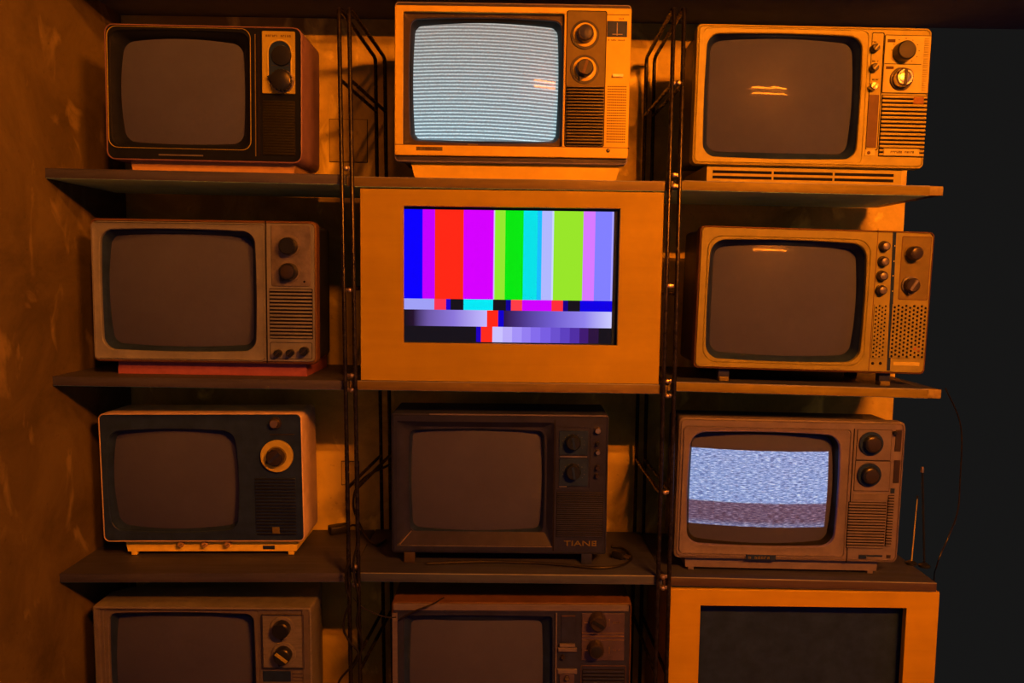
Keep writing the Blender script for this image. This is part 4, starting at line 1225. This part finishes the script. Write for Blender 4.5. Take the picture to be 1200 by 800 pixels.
# ------------------------------------------------------------------ wall plates, cables, antenna
def wall_plate(x0, y0, x1, y1, label):
    a, b = W(x0, y1, BACK), W(x1, y0, BACK)
    r = empty('wall_plate', label, 'wall plate', None, (a.x, BACK - .0003, a.z))
    w, h = b.x - a.x, b.z - a.z
    MB(m_slot).plate((0, 0, w, h), .001, -.0008, 0, .0002).build('backing', r)
    MB(m_wall_back).plate((.0014, .0014, w - .0014, h - .0014), .001, -.0030, -.0002, .0006).build('cover', r)
wall_plate(386, 140, 431, 190, 'thin plastered-over cover plate on the back wall between the upper left and middle televisions')
wall_plate(400, 540, 421, 568, 'small square cover plate on the back wall right of the television with the cream dial')

def cable(label, pts, r=.0028, m=None, name='power_cable', smooth=10):
    o = MB(m or m_cable).tube(pts, r, n=8, smooth=smooth).build(name)
    return tag(o, label, 'cable')
def on(shelf, px, py, r=.003):
    p = S[shelf].Wtop(px, py)
    p.y = min(p.y, .245)
    return Vector((p.x, p.y, S[shelf].z(p.x) + r + .0006))
cable('black cable looping on the shelf beside the TIANE television',
      [on('M3', 500, 662), on('M3', 560, 660), on('M3', 620, 661), on('M3', 665, 664), on('M3', 700, 667), on('M3', 728, 664), on('M3', 740, 655), on('M3', 732, 645), on('M3', 716, 642)])
cable('black cable hanging from behind the TIANE television towards the left rack frames',
      [W(478, 530, .26), W(455, 545, .24), W(432, 556, .23), W(418, 571, .235), W(414, 590, .25), W(418, 606, .262), on('M3', 430, 632), on('M3', 442, 640), on('M3', 452, 634)])
cable('thin pale wire sagging from the left rack frames to the lowest middle television',
      [W(414, 700, -.016), W(424, 711, -.014), W(440, 719, -.008), W(455, 723, .0), W(464, 723, .012)], r=.0012, m=m_cable_grey, name='thin_wire')
cable('dark wire lying across the top of the lowest middle television',
      [W(520, 700, .05), W(506, 708, .02), W(490, 714, .012), W(476, 721, .012), W(468, 726, .012)], r=.0016, name='thin_wire')
cable('black cables looping down the front of the left rack frames, below the third shelf',
      [W(409, 655, -.018), W(405, 672, -.020), W(406, 690, -.020), W(410, 704, -.020), W(404, 722, -.020), W(403, 738, -.020), W(410, 752, -.019), W(420, 764, -.018), W(417, 776, -.018), W(406, 787, -.017), W(398, 797, -.016), W(392, 812, -.016)], r=.0024)
cable('black cable wound closely round the left rack frames',
      [W(418, 640, -.018), W(414, 662, -.020), W(417, 684, -.021), W(421, 706, -.020), W(418, 730, -.020), W(424, 752, -.019), W(421, 780, -.019), W(423, 815, -.018)], r=.0024)
# power brick in the tangle behind the left frames
p = on('L3', 398, 622, .0)
br = empty('power_adapter', 'black power adapter lying on the shelf behind the left rack frames', 'power adapter', None, p, (0, 0, .5))
MB(m_cable).box((-.022, -.014, .0002), (.022, .014, .018), .003).build('body', br)
MB(m_cable).tube([(.020, 0, .009), (.034, .002, .012), (.047, .010, .006), (.056, .000, .0035)], .0024, n=8, smooth=6).build('cord', br)
p = on('M3', 705, 652, 0)
br = empty('power_plug', 'black plug on the shelf at the right corner of the TIANE television', 'plug', None, p + Vector((.035, -.01, 0)), (0, 0, -.6))
MB(m_cable).box((-.014, -.009, .0002), (.014, .009, .016), .004).build('body', br)
q = MB(m_bolt)
for sy in (-.004, .004): q.box((.013, sy - .0007, .006), (.026, sy + .0007, .011))
q.build('prong', br)
p = on('M3', 719, 634, 0)

# rod antenna and a thin black rod right of the static set
zt = S['R3']
b = zt.Wtop(1068, 661); b = Vector((b.x, b.y, zt.z(b.x) + .0003))
an = empty('telescopic_antenna', 'thin telescopic antenna standing right of the television showing static', 'antenna', None, b)
MB(m_knob_black).lathe((0, 0, 0), [(.011, 0), (.011, .004), (.005, .008), (0, .008)], axis='Z', n=20).build('foot', an)
tp = W(1075, 583, b.y) - b
MB(m_beige_hi).tube([(0, 0, .006), tp], .0014, n=8, taper=.0009).build('rod', an)
MB(m_knob_black).lathe(tp, [(.0016, -.002), (.0022, 0), (.0018, .004), (0, .005)], axis='Z', n=12).build('tip', an)
b = zt.Wtop(1083, 664); b = Vector((b.x, b.y, zt.z(b.x) + .0003))
an = empty('aerial_stick', 'black stick with a brass tip standing beside the thin telescopic antenna', 'antenna', None, b)
MB(m_knob_black).lathe((0, 0, 0), [(.012, 0), (.012, .004), (.004, .009), (0, .009)], axis='Z', n=20).build('foot', an)
tp = W(1081, 549, b.y) - b
MB(m_knob_black).tube([(0, 0, .006), tp], .0022, n=8).build('rod', an)
MB(m_brass).lathe(tp, [(.0032, -.008), (.0034, 0), (.0024, .004), (0, .0045)], axis='Z', n=12).build('tip', an)
cable('faint grey cable hanging in the dark behind the right end of the shelves',
      [W(1108, 455, .16), W(1126, 500, .2), W(1125, 565, .22), W(1122, 600, .22), W(1111, 630, .22), W(1098, 662, .2), W(1094, 700, .33), W(1093, 900, .36)], r=.0016, m=m_cable_grey)
